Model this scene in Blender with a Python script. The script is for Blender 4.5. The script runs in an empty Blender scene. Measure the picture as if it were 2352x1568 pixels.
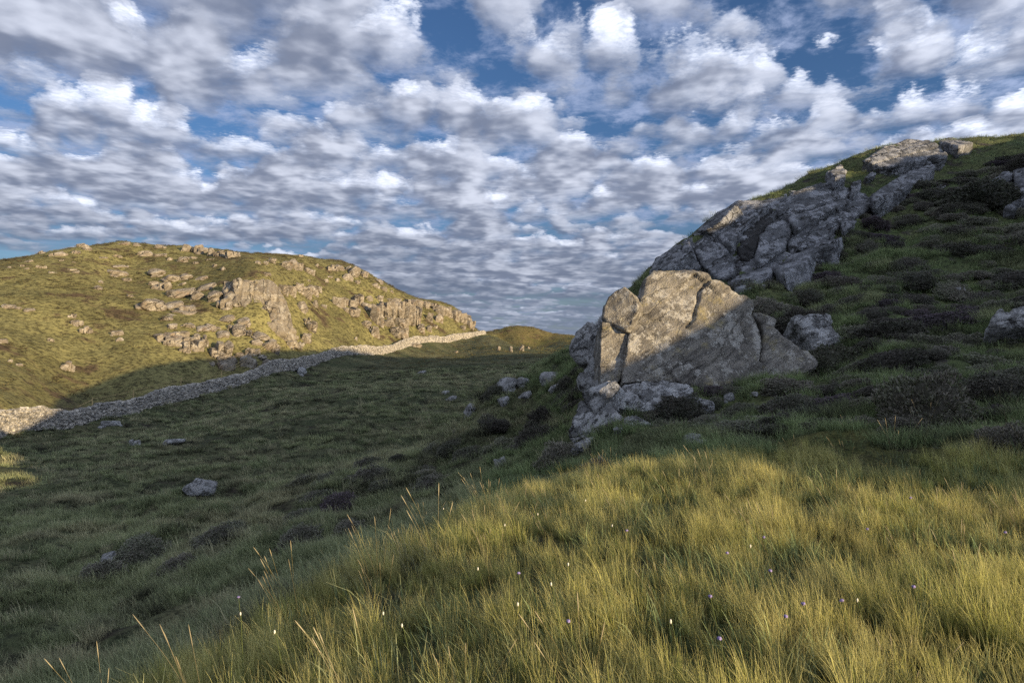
import bpy, bmesh, math, random
import numpy as np
from mathutils import Vector, Matrix

SC = bpy.context.scene
COL = SC.collection
R = math.radians
rng = np.random.default_rng(7)
random.seed(7)

# ------------------------------------------------------------------ camera
EYE = 1.6
W0, H0, F0 = 2352.0, 1568.0, 1568.0        # size and focal length used when measuring the photograph
cam_d = bpy.data.cameras.new('camera'); cam_d.lens = 24.0; cam_d.sensor_width = 36.0
cam_d.clip_start = 0.05; cam_d.clip_end = 6000.0
cam = bpy.data.objects.new('camera', cam_d); COL.objects.link(cam)
cam.location = (0, 0, EYE); cam.rotation_euler = (R(90), 0, 0)
SC.camera = cam

# ------------------------------------------------------------------ light
SUN_AZ, SUN_EL = R(50), R(8.5)              # sun stands behind the viewer, 50 degrees to the right
to_sun = Vector((math.sin(SUN_AZ)*math.cos(SUN_EL), -math.cos(SUN_AZ)*math.cos(SUN_EL), math.sin(SUN_EL)))
sun_d = bpy.data.lights.new('sun', 'SUN'); sun_d.energy = 5.0; sun_d.angle = R(0.5); sun_d.color = (1.0, 0.77, 0.45)
sun = bpy.data.objects.new('sun', sun_d); COL.objects.link(sun)
sun.rotation_euler = to_sun.to_track_quat('Z', 'Y').to_euler()
SC.view_settings.view_transform = 'Standard'; SC.view_settings.look = 'None'
SC.view_settings.exposure = 0.88; SC.view_settings.gamma = 1.0; SC.view_settings.use_curve_mapping = False
SC.render.engine = 'CYCLES'
SC.cycles.use_denoising = False
SC.cycles.max_bounces = 5; SC.cycles.diffuse_bounces = 2; SC.cycles.glossy_bounces = 1
SC.cycles.transmission_bounces = 2; SC.cycles.transparent_max_bounces = 4

# ------------------------------------------------------------------ node helpers
class NT:
    """Short-hand for building node trees."""
    def __init__(s, tree):
        s.t = tree; s.n = tree.nodes; s.l = tree.links
    def node(s, kind, **kw):
        nd = s.n.new(kind)
        for k, v in kw.items(): setattr(nd, k, v)
        return nd
    def put(s, sock, v):
        if isinstance(v, bpy.types.NodeSocket): s.l.new(v, sock)
        elif v is not None:
            if hasattr(sock.default_value, '__len__') and not hasattr(v, '__len__'): v = (v,)*len(sock.default_value)
            if hasattr(sock.default_value, '__len__') and len(sock.default_value) == 4 and len(v) == 3: v = (*v, 1)
            sock.default_value = v
    def m(s, op, a, b=None, c=None, clamp=False):
        nd = s.node('ShaderNodeMath', operation=op, use_clamp=clamp)
        s.put(nd.inputs[0], a); s.put(nd.inputs[1], b); s.put(nd.inputs[2], c)
        return nd.outputs[0]
    def v(s, op, a, b=None, out=0, scale=None):
        nd = s.node('ShaderNodeVectorMath', operation=op)
        s.put(nd.inputs[0], a); s.put(nd.inputs[1], b)
        if scale is not None: s.put(nd.inputs['Scale'], scale)
        return nd.outputs[out]
    def noise(s, vec, scale, detail=4, rough=0.55, lac=2.0, dist=0.0, dim='3D', w=None, out=0):
        nd = s.node('ShaderNodeTexNoise', noise_dimensions=dim)
        s.put(nd.inputs['Vector'], vec); s.put(nd.inputs['Scale'], scale); s.put(nd.inputs['Detail'], detail)
        s.put(nd.inputs['Roughness'], rough); s.put(nd.inputs['Lacunarity'], lac); s.put(nd.inputs['Distortion'], dist)
        if w is not None: s.put(nd.inputs['W'], w)
        return nd.outputs[out]
    def voro(s, vec, scale, feature='F1', rand=1.0, out=0, dim='3D'):
        nd = s.node('ShaderNodeTexVoronoi', feature=feature, voronoi_dimensions=dim)
        s.put(nd.inputs['Vector'], vec); s.put(nd.inputs['Scale'], scale); s.put(nd.inputs['Randomness'], rand)
        return nd.outputs[out]
    def ss(s, x, lo, hi, a=0.0, b=1.0):
        nd = s.node('ShaderNodeMapRange', interpolation_type='SMOOTHSTEP')
        s.put(nd.inputs[0], x); s.put(nd.inputs[1], lo); s.put(nd.inputs[2], hi); s.put(nd.inputs[3], a); s.put(nd.inputs[4], b)
        return nd.outputs[0]
    def lin(s, x, lo, hi, a=0.0, b=1.0):
        nd = s.node('ShaderNodeMapRange', clamp=True)
        s.put(nd.inputs[0], x); s.put(nd.inputs[1], lo); s.put(nd.inputs[2], hi); s.put(nd.inputs[3], a); s.put(nd.inputs[4], b)
        return nd.outputs[0]
    def mix(s, f, a, b, mode='MIX'):
        nd = s.node('ShaderNodeMix', data_type='RGBA', blend_type=mode)
        s.put(nd.inputs[0], f); s.put(nd.inputs[6], a); s.put(nd.inputs[7], b)
        return nd.outputs[2]
    def xyz(s, v):
        nd = s.node('ShaderNodeSeparateXYZ'); s.put(nd.inputs[0], v); return nd.outputs
    def comb(s, x, y, z):
        nd = s.node('ShaderNodeCombineXYZ'); s.put(nd.inputs[0], x); s.put(nd.inputs[1], y); s.put(nd.inputs[2], z); return nd.outputs[0]
    def bump(s, h, strength=0.5, dist=0.02, normal=None):
        nd = s.node('ShaderNodeBump'); s.put(nd.inputs['Strength'], strength); s.put(nd.inputs['Distance'], dist)
        s.put(nd.inputs['Height'], h)
        if normal is not None: s.put(nd.inputs['Normal'], normal)
        return nd.outputs[0]

def new_mat(name):
    m = bpy.data.materials.new(name); m.use_nodes = True; m.node_tree.nodes.clear()
    return m, NT(m.node_tree)

def finish(nt, color, rough=0.9, normal=None, spec=0.2):
    b = nt.node('ShaderNodeBsdfPrincipled'); nt.put(b.inputs['Base Color'], color); nt.put(b.inputs['Roughness'], rough)
    nt.put(b.inputs['Specular IOR Level'], spec)
    if normal is not None: nt.put(b.inputs['Normal'], normal)
    o = nt.node('ShaderNodeOutputMaterial'); nt.l.new(b.outputs[0], o.inputs[0])
    return b

# ------------------------------------------------------------------ sky: clear evening air with broken altocumulus
world = bpy.data.worlds.new('World'); SC.world = world; world.use_nodes = True
world.cycles.sampling_method = 'MANUAL'; world.cycles.sample_map_resolution = 512
wt = NT(world.node_tree); wt.n.clear()
SKY_STRENGTH = 0.10
sky = wt.node('ShaderNodeTexSky', sky_type='NISHITA', sun_disc=False, sun_elevation=SUN_EL, sun_rotation=R(180)-SUN_AZ, air_density=1.0, dust_density=.3, ozone_density=3.0)
dirv = wt.node('ShaderNodeTexCoord').outputs['Generated']
dx, dy, dz = wt.xyz(dirv)
up = wt.m('MAXIMUM', dz, 0.0)
inv = wt.m('DIVIDE', 1.0, wt.m('ADD', up, .08))
CA, CB = math.cos(R(-9)), math.sin(R(-9)); STR = .92
gx = wt.m('MULTIPLY', wt.m('ADD', wt.m('MULTIPLY', dx, CA), wt.m('MULTIPLY', dy, CB)), inv)
gy = wt.m('MULTIPLY', wt.m('SUBTRACT', wt.m('MULTIPLY', dy, CA), wt.m('MULTIPLY', dx, CB)), inv)
CLX, CLY = -5.1, 2.7                            # which stretch of the cloud field lies overhead
flat = wt.comb(gx, wt.m('MULTIPLY', gy, STR), 0.0)
sgx, sgy = to_sun.x*CA+to_sun.y*CB, (to_sun.y*CA-to_sun.x*CB)*STR
clear = wt.mix(1.0, wt.mix(1.0, sky.outputs[0], (SKY_STRENGTH,)*3, 'MULTIPLY'), (.60, .68, .86), 'MULTIPLY')
glen = wt.v('LENGTH', wt.comb(gx, gy, 0.0), out=1)
para = wt.m('DIVIDE', .34, wt.m('ADD', glen, .6))
mrot = wt.v('ADD', wt.comb(wt.m('ADD', wt.m('MULTIPLY', gx, .50), wt.m('MULTIPLY', gy, .22)), wt.m('SUBTRACT', wt.m('MULTIPLY', gy, .8), wt.m('MULTIPLY', gx, .45)), 0.0), (3.1+CLX*.5, 1.7+CLY, .0))
macro = wt.noise(mrot, .62, 3, .5)
# high thin layer
hi = wt.noise(wt.v('ADD', wt.v('SCALE', flat, scale=1.5), (1.0+CLX, 5.0+CLY, 3.0)), 3.4, 6, .62, 2.1, .25)
hi_a = wt.ss(wt.m('ADD', hi, wt.m('MULTIPLY', wt.m('SUBTRACT', macro, .5), .5)), .40, .66, 0, .85)
col = wt.mix(hi_a, clear, (.27, .33, .49))
# thick puffy layer, from its tops (far along the line of sight) down to its base
NS = 11
tone_hi, tone_lo = np.array((.84, .88, 1.0)), np.array((.036, .06, .125))
def puff(v, detail=7):
    n = wt.noise(v, 2.8, detail, .59, 2.15, .1)
    vo = wt.voro(v, 5.8, 'F1', dim='2D')
    return wt.m('ADD', n, wt.m('MULTIPLY', wt.m('SUBTRACT', .42, vo), .22))
vm = wt.v('SCALE', flat, scale=wt.m('MULTIPLY_ADD', para, .35, 1.0))
s_ = wt.m('ADD', wt.noise(wt.v('ADD', vm, (sgx*.10+CLX, sgy*.10+CLY, .06)), 2.8, 3, .62, 2.15, .1), wt.m('MULTIPLY', wt.m('SUBTRACT', macro, .5), .72))
for k in reversed(range(NS)):
    f = k/(NS-1); hk = wt.m('MULTIPLY_ADD', para, f, 1.0)
    v = wt.v('ADD', wt.v('SCALE', flat, scale=hk), (CLX, CLY, .16*f))
    n = wt.m('ADD', puff(v), wt.m('MULTIPLY', wt.m('SUBTRACT', macro, .5), .72))
    lit = wt.ss(wt.m('SUBTRACT', n, s_), -.10, .17)
    thr = .386+.16*f**1.3
    a = wt.ss(n, thr, thr+.055, 0, .27+.36*f)
    base = .08+.62*f**.85
    b = wt.m('ADD', base*.62, wt.m('MULTIPLY', lit, .22+.62*f**.5))
    cc = wt.mix(b, tuple(tone_lo), tuple(tone_hi))
    cc = wt.mix(wt.ss(n, thr+.01, thr+.07), tuple(np.array((.20, .26, .395))), cc)
    col = wt.mix(a, col, cc)
# sky brightened around the unseen sun, as by forward scattering, to lift the shade
cosn = wt.v('DOT_PRODUCT', wt.v('NORMALIZE', dirv), tuple(to_sun), out=1)
col = wt.mix(1.0, col, wt.comb(*[wt.m('MULTIPLY_ADD', wt.m('POWER', wt.m('MULTIPLY_ADD', cosn, .5, .5, clamp=True), 4.0), g, 1.0) for g in (2.3, 2.3, 2.2)]), 'MULTIPLY')
# clouds crowd together and darken towards the horizon
low = wt.ss(up, .03, .24, 1, 0)
band = wt.ss(wt.noise(wt.v('ADD', mrot, (5.0, 2.0, 1.0)), 1.1, 4, .55), .36, .62)
col = wt.mix(wt.m('MULTIPLY', low, wt.m('MULTIPLY_ADD', band, .55, .28)), col, (.08, .105, .16))
col = wt.mix(wt.ss(up, .0, .10, .55, 0), col, (.155, .19, .26))
bg = wt.node('ShaderNodeBackground'); wt.put(bg.inputs[0], col); bg.inputs[1].default_value = .79
wt.l.new(bg.outputs[0], wt.node('ShaderNodeOutputWorld').inputs[0])


# ------------------------------------------------------------------ numpy noise
_perm = np.random.default_rng(11).permutation(4096)
_ga = np.random.default_rng(12).uniform(0, 2*np.pi, 4096)
_gx, _gy = np.cos(_ga), np.sin(_ga)
_g3 = np.random.default_rng(13).normal(size=(4096, 3)); _g3 /= np.linalg.norm(_g3, axis=1)[:, None]
def _h2(i, j): return _perm[(_perm[i & 4095] + j) & 4095]
def pn2(x, y):
    x = np.asarray(x, float); y = np.asarray(y, float)
    i = np.floor(x).astype(int); j = np.floor(y).astype(int); fx = x-i; fy = y-j
    u = fx*fx*fx*(fx*(fx*6-15)+10); v = fy*fy*fy*(fy*(fy*6-15)+10)
    def g(a, b, dx, dy):
        h = _h2(a, b); return _gx[h]*dx + _gy[h]*dy
    n00 = g(i, j, fx, fy); n10 = g(i+1, j, fx-1, fy); n01 = g(i, j+1, fx, fy-1); n11 = g(i+1, j+1, fx-1, fy-1)
    return ((n00*(1-u)+n10*u)*(1-v) + (n01*(1-u)+n11*u)*v)*1.41
def fbm2(x, y, oct=4, gain=0.5, lac=2.03):
    t = 0; a = 1.0
    for k in range(oct):
        t = t + a*pn2(x+17.3*k, y-9.1*k); x = x*lac; y = y*lac; a *= gain
    return t
def pn3(p):
    p = np.asarray(p, float); i = np.floor(p).astype(int); f = p-i; u = f*f*f*(f*(f*6-15)+10)
    out = 0
    for dx in (0, 1):
        wx = u[:, 0] if dx else 1-u[:, 0]
        for dy in (0, 1):
            wy = u[:, 1] if dy else 1-u[:, 1]
            for dz in (0, 1):
                wz = u[:, 2] if dz else 1-u[:, 2]
                h = _perm[(_h2(i[:, 0]+dx, i[:, 1]+dy) + i[:, 2]+dz) & 4095]
                g = _g3[h]
                d = g[:, 0]*(f[:, 0]-dx) + g[:, 1]*(f[:, 1]-dy) + g[:, 2]*(f[:, 2]-dz)
                out = out + wx*wy*wz*d
    return out*1.3
def fbm3(p, oct=4, gain=0.5, lac=2.03):
    t = 0; a = 1.0; p = np.array(p, float)
    for k in range(oct):
        t = t + a*pn3(p+13.7*k); p = p*lac; a *= gain
    return t
def sstep(x, a, b):
    t = np.clip((x-a)/(b-a), 0, 1); return t*t*(3-2*t)

# ------------------------------------------------------------------ scene bookkeeping
def link(o, parent=None):
    COL.objects.link(o)
    if parent is not None: o.parent = parent
    return o
def tag(o, label=None, cat=None, group=None, kind=None):
    if label: o['label'] = label
    if cat: o['category'] = cat
    if group: o['group'] = group
    if kind: o['kind'] = kind
    return o
def empty(name, loc=(0, 0, 0)):
    o = bpy.data.objects.new(name, None); o.location = loc; o.empty_display_size = 0.2
    return link(o)
def mesh_from(name, V, F, smooth=True, mat=None):
    me = bpy.data.meshes.new(name)
    V = np.asarray(V, np.float32); F = np.asarray(F, np.int32)
    n = F.shape[1]
    me.vertices.add(len(V)); me.vertices.foreach_set('co', V.ravel())
    me.loops.add(F.size); me.loops.foreach_set('vertex_index', F.ravel())
    me.polygons.add(len(F)); me.polygons.foreach_set('loop_start', np.arange(0, F.size, n, dtype=np.int32))
    me.polygons.foreach_set('loop_total', np.full(len(F), n, np.int32))
    me.update(calc_edges=True)
    me.polygons.foreach_set('use_smooth', np.full(len(F), smooth, bool))
    if mat: me.materials.append(mat)
    return me
def mesh_obj(name, V, F, smooth=True, mat=None, parent=None):
    return link(bpy.data.objects.new(name, mesh_from(name, V, F, smooth, mat)), parent)

# ------------------------------------------------------------------ terrain
def P(px, py, d):
    """World point that the photograph shows at (px, py) when it stands d metres ahead."""
    return ((px-1176)/F0*d, d, EYE + (784-py)/F0*d)
CP = []
def cp(*pts):
    for p in pts: CP.append(P(*p))
def wp(*pts):
    for p in pts: CP.append(p)
# knoll under the viewer
wp((0, 0, 0), (0, -5, .2), (3, 3, .05), (5, 5, .1), (2, 6, -.08), (.2, 9.5, -.52), (-.96, 7, -.5), (-1.46, 5.5, -.48), (-1.76, 4.8, -.5),
   (-2.36, 4, -.58), (-2.6, 2.5, -.5), (-3, 0, -.5), (-6, 0, -1.8), (-10, 2, -3.4), (-4.2, 6, -1.75), (-6, 9, -3.0), (-5.7, 7.6, -2.35), (-10.6, 14, -3.95),
   (-1.6, 11, -1.5), (-1.9, 17, -2.15), (-2.7, 8.5, -1.45), (-4, -6, -.6), (-14, -4, -4.0), (5, -6, .2), (0, -14, 0.0), (-10, -14, -2.0))
cp((700, 1180, 17), (850, 1090, 20), (300, 1280, 16.5), (0, 1230, 20), (455, 1130, 27), (0, 1110, 31), (0, 1030, 48), (1200, 1000, 20), (1100, 1000, 26),
   (700, 1000, 42), (400, 1000, 50), (900, 900, 75), (600, 950, 62), (1100, 870, 92), (1000, 830, 140), (1200, 830, 135), (1250, 815, 175), (1050, 808, 187), (1200, 795, 218),
   (700, 900, 82), (1300, 850, 100), (1400, 830, 130), (1500, 822, 160))
# around the big boulder
cp((1600, 882, 15.3), (1700, 888, 15.2), (1800, 888, 15.3), (1500, 884, 15.2), (1440, 900, 15.2), (1600, 960, 13.5), (1750, 955, 13.2), (1480, 965, 13.6), (1300, 1035, 13.6), (1500, 1050, 11), (1700, 1050, 10), (1890, 862, 16.6), (1380, 1040, 12.6), (1600, 780, 18.2))
# wall line
WALL = [(-60, 1012, 50), (0, 1003, 54), (120, 985, 64), (250, 955, 75), (400, 920, 88), (470, 908, 93), (560, 880, 100), (690, 850, 119), (840, 815, 144), (960, 790, 181), (1113, 770, 225)]
cp(*WALL)
cp(*[(x+14, y+1, d) for x, y, d in WALL[6:]])
cp((900, 802, 162), (1040, 779, 203))
# hill beyond the wall
cp((0, 930, 60), (150, 850, 90), (0, 800, 84), (0, 700, 106), (300, 700, 122), (290, 620, 144), (450, 810, 106), (420, 700, 125), (610, 785, 117), (595, 637, 134), (700, 770, 133),
   (800, 760, 152), (900, 770, 172), (900, 705, 190), (1000, 730, 214), (1000, 756, 204), (1060, 750, 226), (750, 650, 175), (450, 600, 156), (300, 800, 100), (250, 900, 88), (540, 840, 108), (660, 800, 122), (850, 790, 158),
   (-200, 800, 80), (-300, 700, 105), (-200, 930, 55), (-250, 640, 130), (-500, 900, 50), (-700, 700, 100))
CRESTL = [(-250, 640, 140), (-100, 622, 135), (0, 600, 137), (60, 590, 142), (130, 576, 148), (200, 566, 153), (290, 564, 160), (420, 568, 170), (500, 576, 175), (600, 584, 182), (690, 589, 188), (770, 604, 194), (830, 622, 200),
          (900, 660, 210), (940, 682, 216), (1000, 697, 226), (1050, 714, 238), (1078, 740, 246)]
cp(*CRESTL)
cp(*[(x, y+30, d*1.22) for x, y, d in CRESTL[::2]])
cp(*[(x, y+90, d*1.7) for x, y, d in CRESTL[::4]])
# far knoll in the notch
cp((1100, 778, 240), (1120, 766, 252), (1145, 757, 258), (1170, 752, 262), (1200, 753, 262), (1232, 757, 264), (1258, 766, 266), (1285, 769, 268), (1330, 772, 275), (1150, 786, 245), (1230, 788, 245), (1200, 785, 320), (1100, 800, 300), (1320, 790, 330), (1420, 776, 280), (1600, 790, 260))
# hillside on the right
cp((2352, 1100, 7.5), (2100, 1000, 9.5), (2352, 900, 11.5), (2000, 900, 12.5), (2100, 850, 14), (2352, 784, 15), (2352, 650, 19.5), (2100, 720, 18.5), (1950, 800, 16.5), (1950, 720, 19), (2100, 600, 22),
   (2352, 500, 25), (2200, 450, 27), (2352, 400, 30), (2100, 520, 26), (2000, 600, 23), (1900, 660, 21.5), (1800, 690, 20.5), (1720, 690, 21), (1850, 610, 24), (2000, 500, 27.5), (2150, 410, 31), (1640, 700, 22.5), (1560, 740, 22))
CRESTR = [(2600, 290, 38), (2450, 300, 38), (2352, 312, 37), (2230, 330, 36.3), (2180, 332, 35.5), (2090, 334, 34.5), (2000, 356, 33.3), (1900, 396, 31.7), (1800, 440, 30), (1700, 480, 28.6), (1640, 515, 27.6), (1560, 575, 26.7), (1490, 640, 26),
          (1420, 705, 25.2), (1340, 778, 24.8), (1280, 828, 24.5), (1200, 866, 24), (1130, 900, 24)]
cp(*CRESTR)
cp(*[(x, y+60, d*1.3) for x, y, d in CRESTR[2:13:2]])
wp((9, 40, 1.5), (20, 60, 3), (40, 60, 9), (3, 34, -1.4), (14, 90, -2), (40, 110, -1), (60, 160, 2), (30, 190, 0))
# ridge that closes the view on the right and behind, and shades the valley
us = np.array([math.sin(R(90)-SUN_AZ), math.cos(R(90)-SUN_AZ)])      # across the sun
ss_ = np.array([-math.sin(SUN_AZ), math.cos(SUN_AZ)])                 # along the light
RIDGE = [(-30, -3.5), (-5, -2.2), (3, -1.4), (6, -.75), (8.4, .30), (10.5, 1.10), (13.4, 1.95), (15.4, 2.8), (17.8, 4.5), (22.4, 6.2), (28, 8.6), (35, 10.6), (42, 11.6), (52, 12.6), (68, 16.2), (93, 16.2), (141, 13.6), (200, 12)]
for u, v in RIDGE:
    for s, k in ((-22, 0), (-45, 3.0), (-90, 12.0)):
        q = u*us + s*ss_
        wp((q[0], q[1], v - (-22)*math.tan(SUN_EL) - k))
for u, v in RIDGE[3:12]:
    for s, k in ((-5, .9), (-12, .7)):
        q = u*us + s*ss_
        wp((q[0], q[1], v - s*math.tan(SUN_EL) - k))
wp((6, 0, .05), (8, 2.5, .2), (9, -3, .25), (6, -3, .1), (12, -7, .8), (9, -9, .5))
for a in np.linspace(0, 2*np.pi, 20, endpoint=False):
    for rr, z in ((600, -30), (1600, -45)):
        wp((rr*math.cos(a), rr*math.sin(a), z))
CP = np.array(CP)
def warp(x, y):
    r = np.hypot(x, y)+1e-6; k = np.log1p(r/6)/r
    return x*k, y*k
_c = 0.07
_qx, _qy = warp(CP[:, 0], CP[:, 1])
_K = np.sqrt((_qx[:, None]-_qx)**2 + (_qy[:, None]-_qy)**2 + _c*_c) - _c
_n = len(CP); _A = np.zeros((_n+1, _n+1)); _A[:_n, :_n] = _K - 0.004*np.eye(_n); _A[:_n, _n] = 1; _A[_n, :_n] = 1
_sc = 1.0
_w = np.linalg.solve(_A, np.append(CP[:, 2], 0))
def base_h(x, y):
    x = np.atleast_1d(np.asarray(x, float)); y = np.atleast_1d(np.asarray(y, float))
    out = np.empty(x.shape); xf, yf, of = x.ravel(), y.ravel(), out.ravel()
    for a in range(0, len(xf), 40000):
        qx, qy = warp(xf[a:a+40000], yf[a:a+40000])
        of[a:a+40000] = (np.sqrt((qx[:, None]-_qx)**2 + (qy[:, None]-_qy)**2 + _c*_c) - _c) @ _w[:_n] + _w[_n]
    return of.reshape(x.shape)
# regions (world space)
WL = np.array([P(*w)[:2] for w in WALL]); WL0 = np.array([(-160, 25.), (-75, 40.)]); WLX = np.vstack([WL0, WL, [(-4, 262.), (0, 400)]])
def left_of_wall(x, y):
    """Signed metres beyond the wall line, positive on the hill."""
    xw = np.interp(y, WLX[:, 1], WLX[:, 0]); return xw - x
def hillside(x, y):
    """1 on the right hillside, 0 in the valley and on the knoll."""
    e = np.interp(y, [0, 6, 10, 14, 18, 24, 30, 45], [9, 6, 5.0, 1.2, 1.2, 0.0, 1.0, 5])
    return sstep(x-e, -.8, 1.2)*sstep(58-y+x*.2, 0, 10)
def detail_h(x, y):
    r = np.hypot(x, y)
    left = sstep(left_of_wall(x, y), 1, 12)*sstep(y, 20, 40)
    hs = hillside(x, y)*(1-left)
    knoll = 1-sstep(np.hypot(x-1, y-3), 5, 11)
    field = (1-left)*(1-hs)*(1-knoll)
    nf = .36*fbm2(x/3.4, y/1.9, 3) + .34*np.abs(pn2(x/1.3+5, y/.9))*sstep(fbm2(x/6, y/4+3, 2), -.6, .3) + .25*fbm2(x/14, y/9, 2)*sstep(r, 15, 50)
    nh = .30*fbm2(x/2.3+9, y/2.3, 3) + .12*np.abs(fbm2(x/.8, y/.8+4, 2))
    nl = .65*fbm2(x/16+3, y/16, 4, .5) + .35*np.abs(fbm2(x/3.5, y/3.5, 2))
    nk = .045*fbm2(x/1.2, y/1.2, 3)
    return field*nf + hs*nh*sstep(r, 7, 14) + left*nl + knoll*nk
def H(x, y):
    x = np.atleast_1d(np.asarray(x, float)); y = np.atleast_1d(np.asarray(y, float))
    return base_h(x, y) + detail_h(x, y)
def hit(px, py, dmin=2.5, dmax=420, n=900):
    """Where the line of sight through (px, py) meets the terrain."""
    d = np.geomspace(dmin, dmax, n); x = (px-1176)/F0*d; z = EYE+(784-py)/F0*d
    h = H(x, d); k = np.nonzero(z < h)[0]
    if not len(k): k = [int(np.argmin(z-h))]
    k = k[0]
    if k == 0: t = 0.0
    else:
        a0, a1 = z[k-1]-h[k-1], z[k]-h[k]; t = a0/(a0-a1+1e-9) if a0 > a1 else 0
        d[k] = d[k-1]+(d[k]-d[k-1])*t
    dd = d[k]; X = (px-1176)/F0*dd
    return np.array([X, dd, float(H(X, dd)[0])])

# terrain mesh: rings round the viewpoint's foot, finer in front
th = np.concatenate([np.linspace(-R(48), R(48), 620, endpoint=False), np.linspace(R(48), R(312), 110, endpoint=False)])
rr = np.concatenate([[0.0], np.geomspace(.6, 420, 470), np.geomspace(460, 3000, 14)])
TH, RR = np.meshgrid(th, rr[1:])
TX, TY = (RR*np.sin(TH)), (RR*np.cos(TH))
TZ = H(TX, TY)
nr, nth = TX.shape
TV = np.vstack([np.stack([TX.ravel(), TY.ravel(), TZ.ravel()], 1), [[0, 0, float(H(0, 0)[0])]]])
ii, jj = np.meshgrid(np.arange(nr-1), np.arange(nth), indexing='ij'); j2 = (jj+1) % nth
TF = np.stack([ii*nth+jj, ii*nth+j2, (ii+1)*nth+j2, (ii+1)*nth+jj], -1).reshape(-1, 4)[:, ::-1]
cen = TV[TF].mean(1)
lw = left_of_wall(cen[:, 0], cen[:, 1]); hs = hillside(cen[:, 0], cen[:, 1]); rc = np.hypot(cen[:, 0], cen[:, 1])
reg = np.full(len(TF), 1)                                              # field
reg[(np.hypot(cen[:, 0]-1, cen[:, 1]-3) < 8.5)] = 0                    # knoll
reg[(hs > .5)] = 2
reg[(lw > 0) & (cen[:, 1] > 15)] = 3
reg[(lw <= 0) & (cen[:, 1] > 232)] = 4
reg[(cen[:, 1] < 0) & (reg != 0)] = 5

# ------------------------------------------------------------------ ground materials
def heath(name, cols, big=.12, small=1.6, bumps=.5, tuft=7.0, stretch=(1, 1, 1)):
    """Rough pasture: cols = dark soil, mid green, yellow grass, brown heather."""
    m, t = new_mat(name)
    pos = t.node('ShaderNodeNewGeometry').outputs['Position']
    p = t.v('MULTIPLY', pos, stretch)
    a = t.noise(p, big, 4, .6); b = t.noise(p, small, 5, .65); c = t.noise(t.v('ADD', p, (31, 7, 3)), big*2.7, 5, .6)
    f = t.noise(p, tuft, 4, .7)
    g = t.m('ADD', t.m('MULTIPLY', a, .55), t.m('MULTIPLY', b, .45))
    col = t.mix(t.ss(g, .40, .60), cols[1], cols[2])
    col = t.mix(t.ss(t.m('ADD', t.m('MULTIPLY', c, .6), t.m('MULTIPLY', b, .4)), .52, .62), col, cols[3])
    col = t.mix(t.ss(f, .36, .56, .8, 0), col, cols[0])
    h = t.m('ADD', t.m('MULTIPLY', b, .7), t.m('MULTIPLY', f, .3))
    finish(t, col, .95, t.bump(h, bumps, .35), .08)
    return m
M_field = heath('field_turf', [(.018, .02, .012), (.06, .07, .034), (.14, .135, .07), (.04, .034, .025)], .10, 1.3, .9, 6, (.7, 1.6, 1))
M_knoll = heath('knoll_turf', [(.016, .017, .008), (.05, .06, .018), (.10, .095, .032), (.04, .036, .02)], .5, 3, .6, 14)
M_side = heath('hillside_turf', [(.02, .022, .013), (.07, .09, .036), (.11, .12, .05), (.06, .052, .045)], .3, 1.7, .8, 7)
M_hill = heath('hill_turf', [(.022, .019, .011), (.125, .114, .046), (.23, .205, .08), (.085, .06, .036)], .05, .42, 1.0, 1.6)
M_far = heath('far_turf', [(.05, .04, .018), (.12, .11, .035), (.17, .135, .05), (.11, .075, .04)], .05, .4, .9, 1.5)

_full = mesh_from('terrain', TV, TF)
_fn = np.zeros(len(TV)*3, np.float32); _full.vertices.foreach_get('normal', _fn); _fn = _fn.reshape(-1, 3)
TN = _fn.copy()
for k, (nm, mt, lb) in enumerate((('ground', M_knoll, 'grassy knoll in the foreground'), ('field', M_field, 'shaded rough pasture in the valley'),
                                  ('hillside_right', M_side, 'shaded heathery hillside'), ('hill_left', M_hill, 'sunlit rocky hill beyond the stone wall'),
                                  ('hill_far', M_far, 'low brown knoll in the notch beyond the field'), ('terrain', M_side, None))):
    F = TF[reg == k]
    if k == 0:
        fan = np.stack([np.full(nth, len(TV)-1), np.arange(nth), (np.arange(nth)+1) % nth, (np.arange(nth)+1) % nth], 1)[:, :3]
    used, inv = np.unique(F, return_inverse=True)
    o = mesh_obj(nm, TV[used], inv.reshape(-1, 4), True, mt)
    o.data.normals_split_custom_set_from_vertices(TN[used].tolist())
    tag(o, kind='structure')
bpy.data.meshes.remove(_full)

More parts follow.
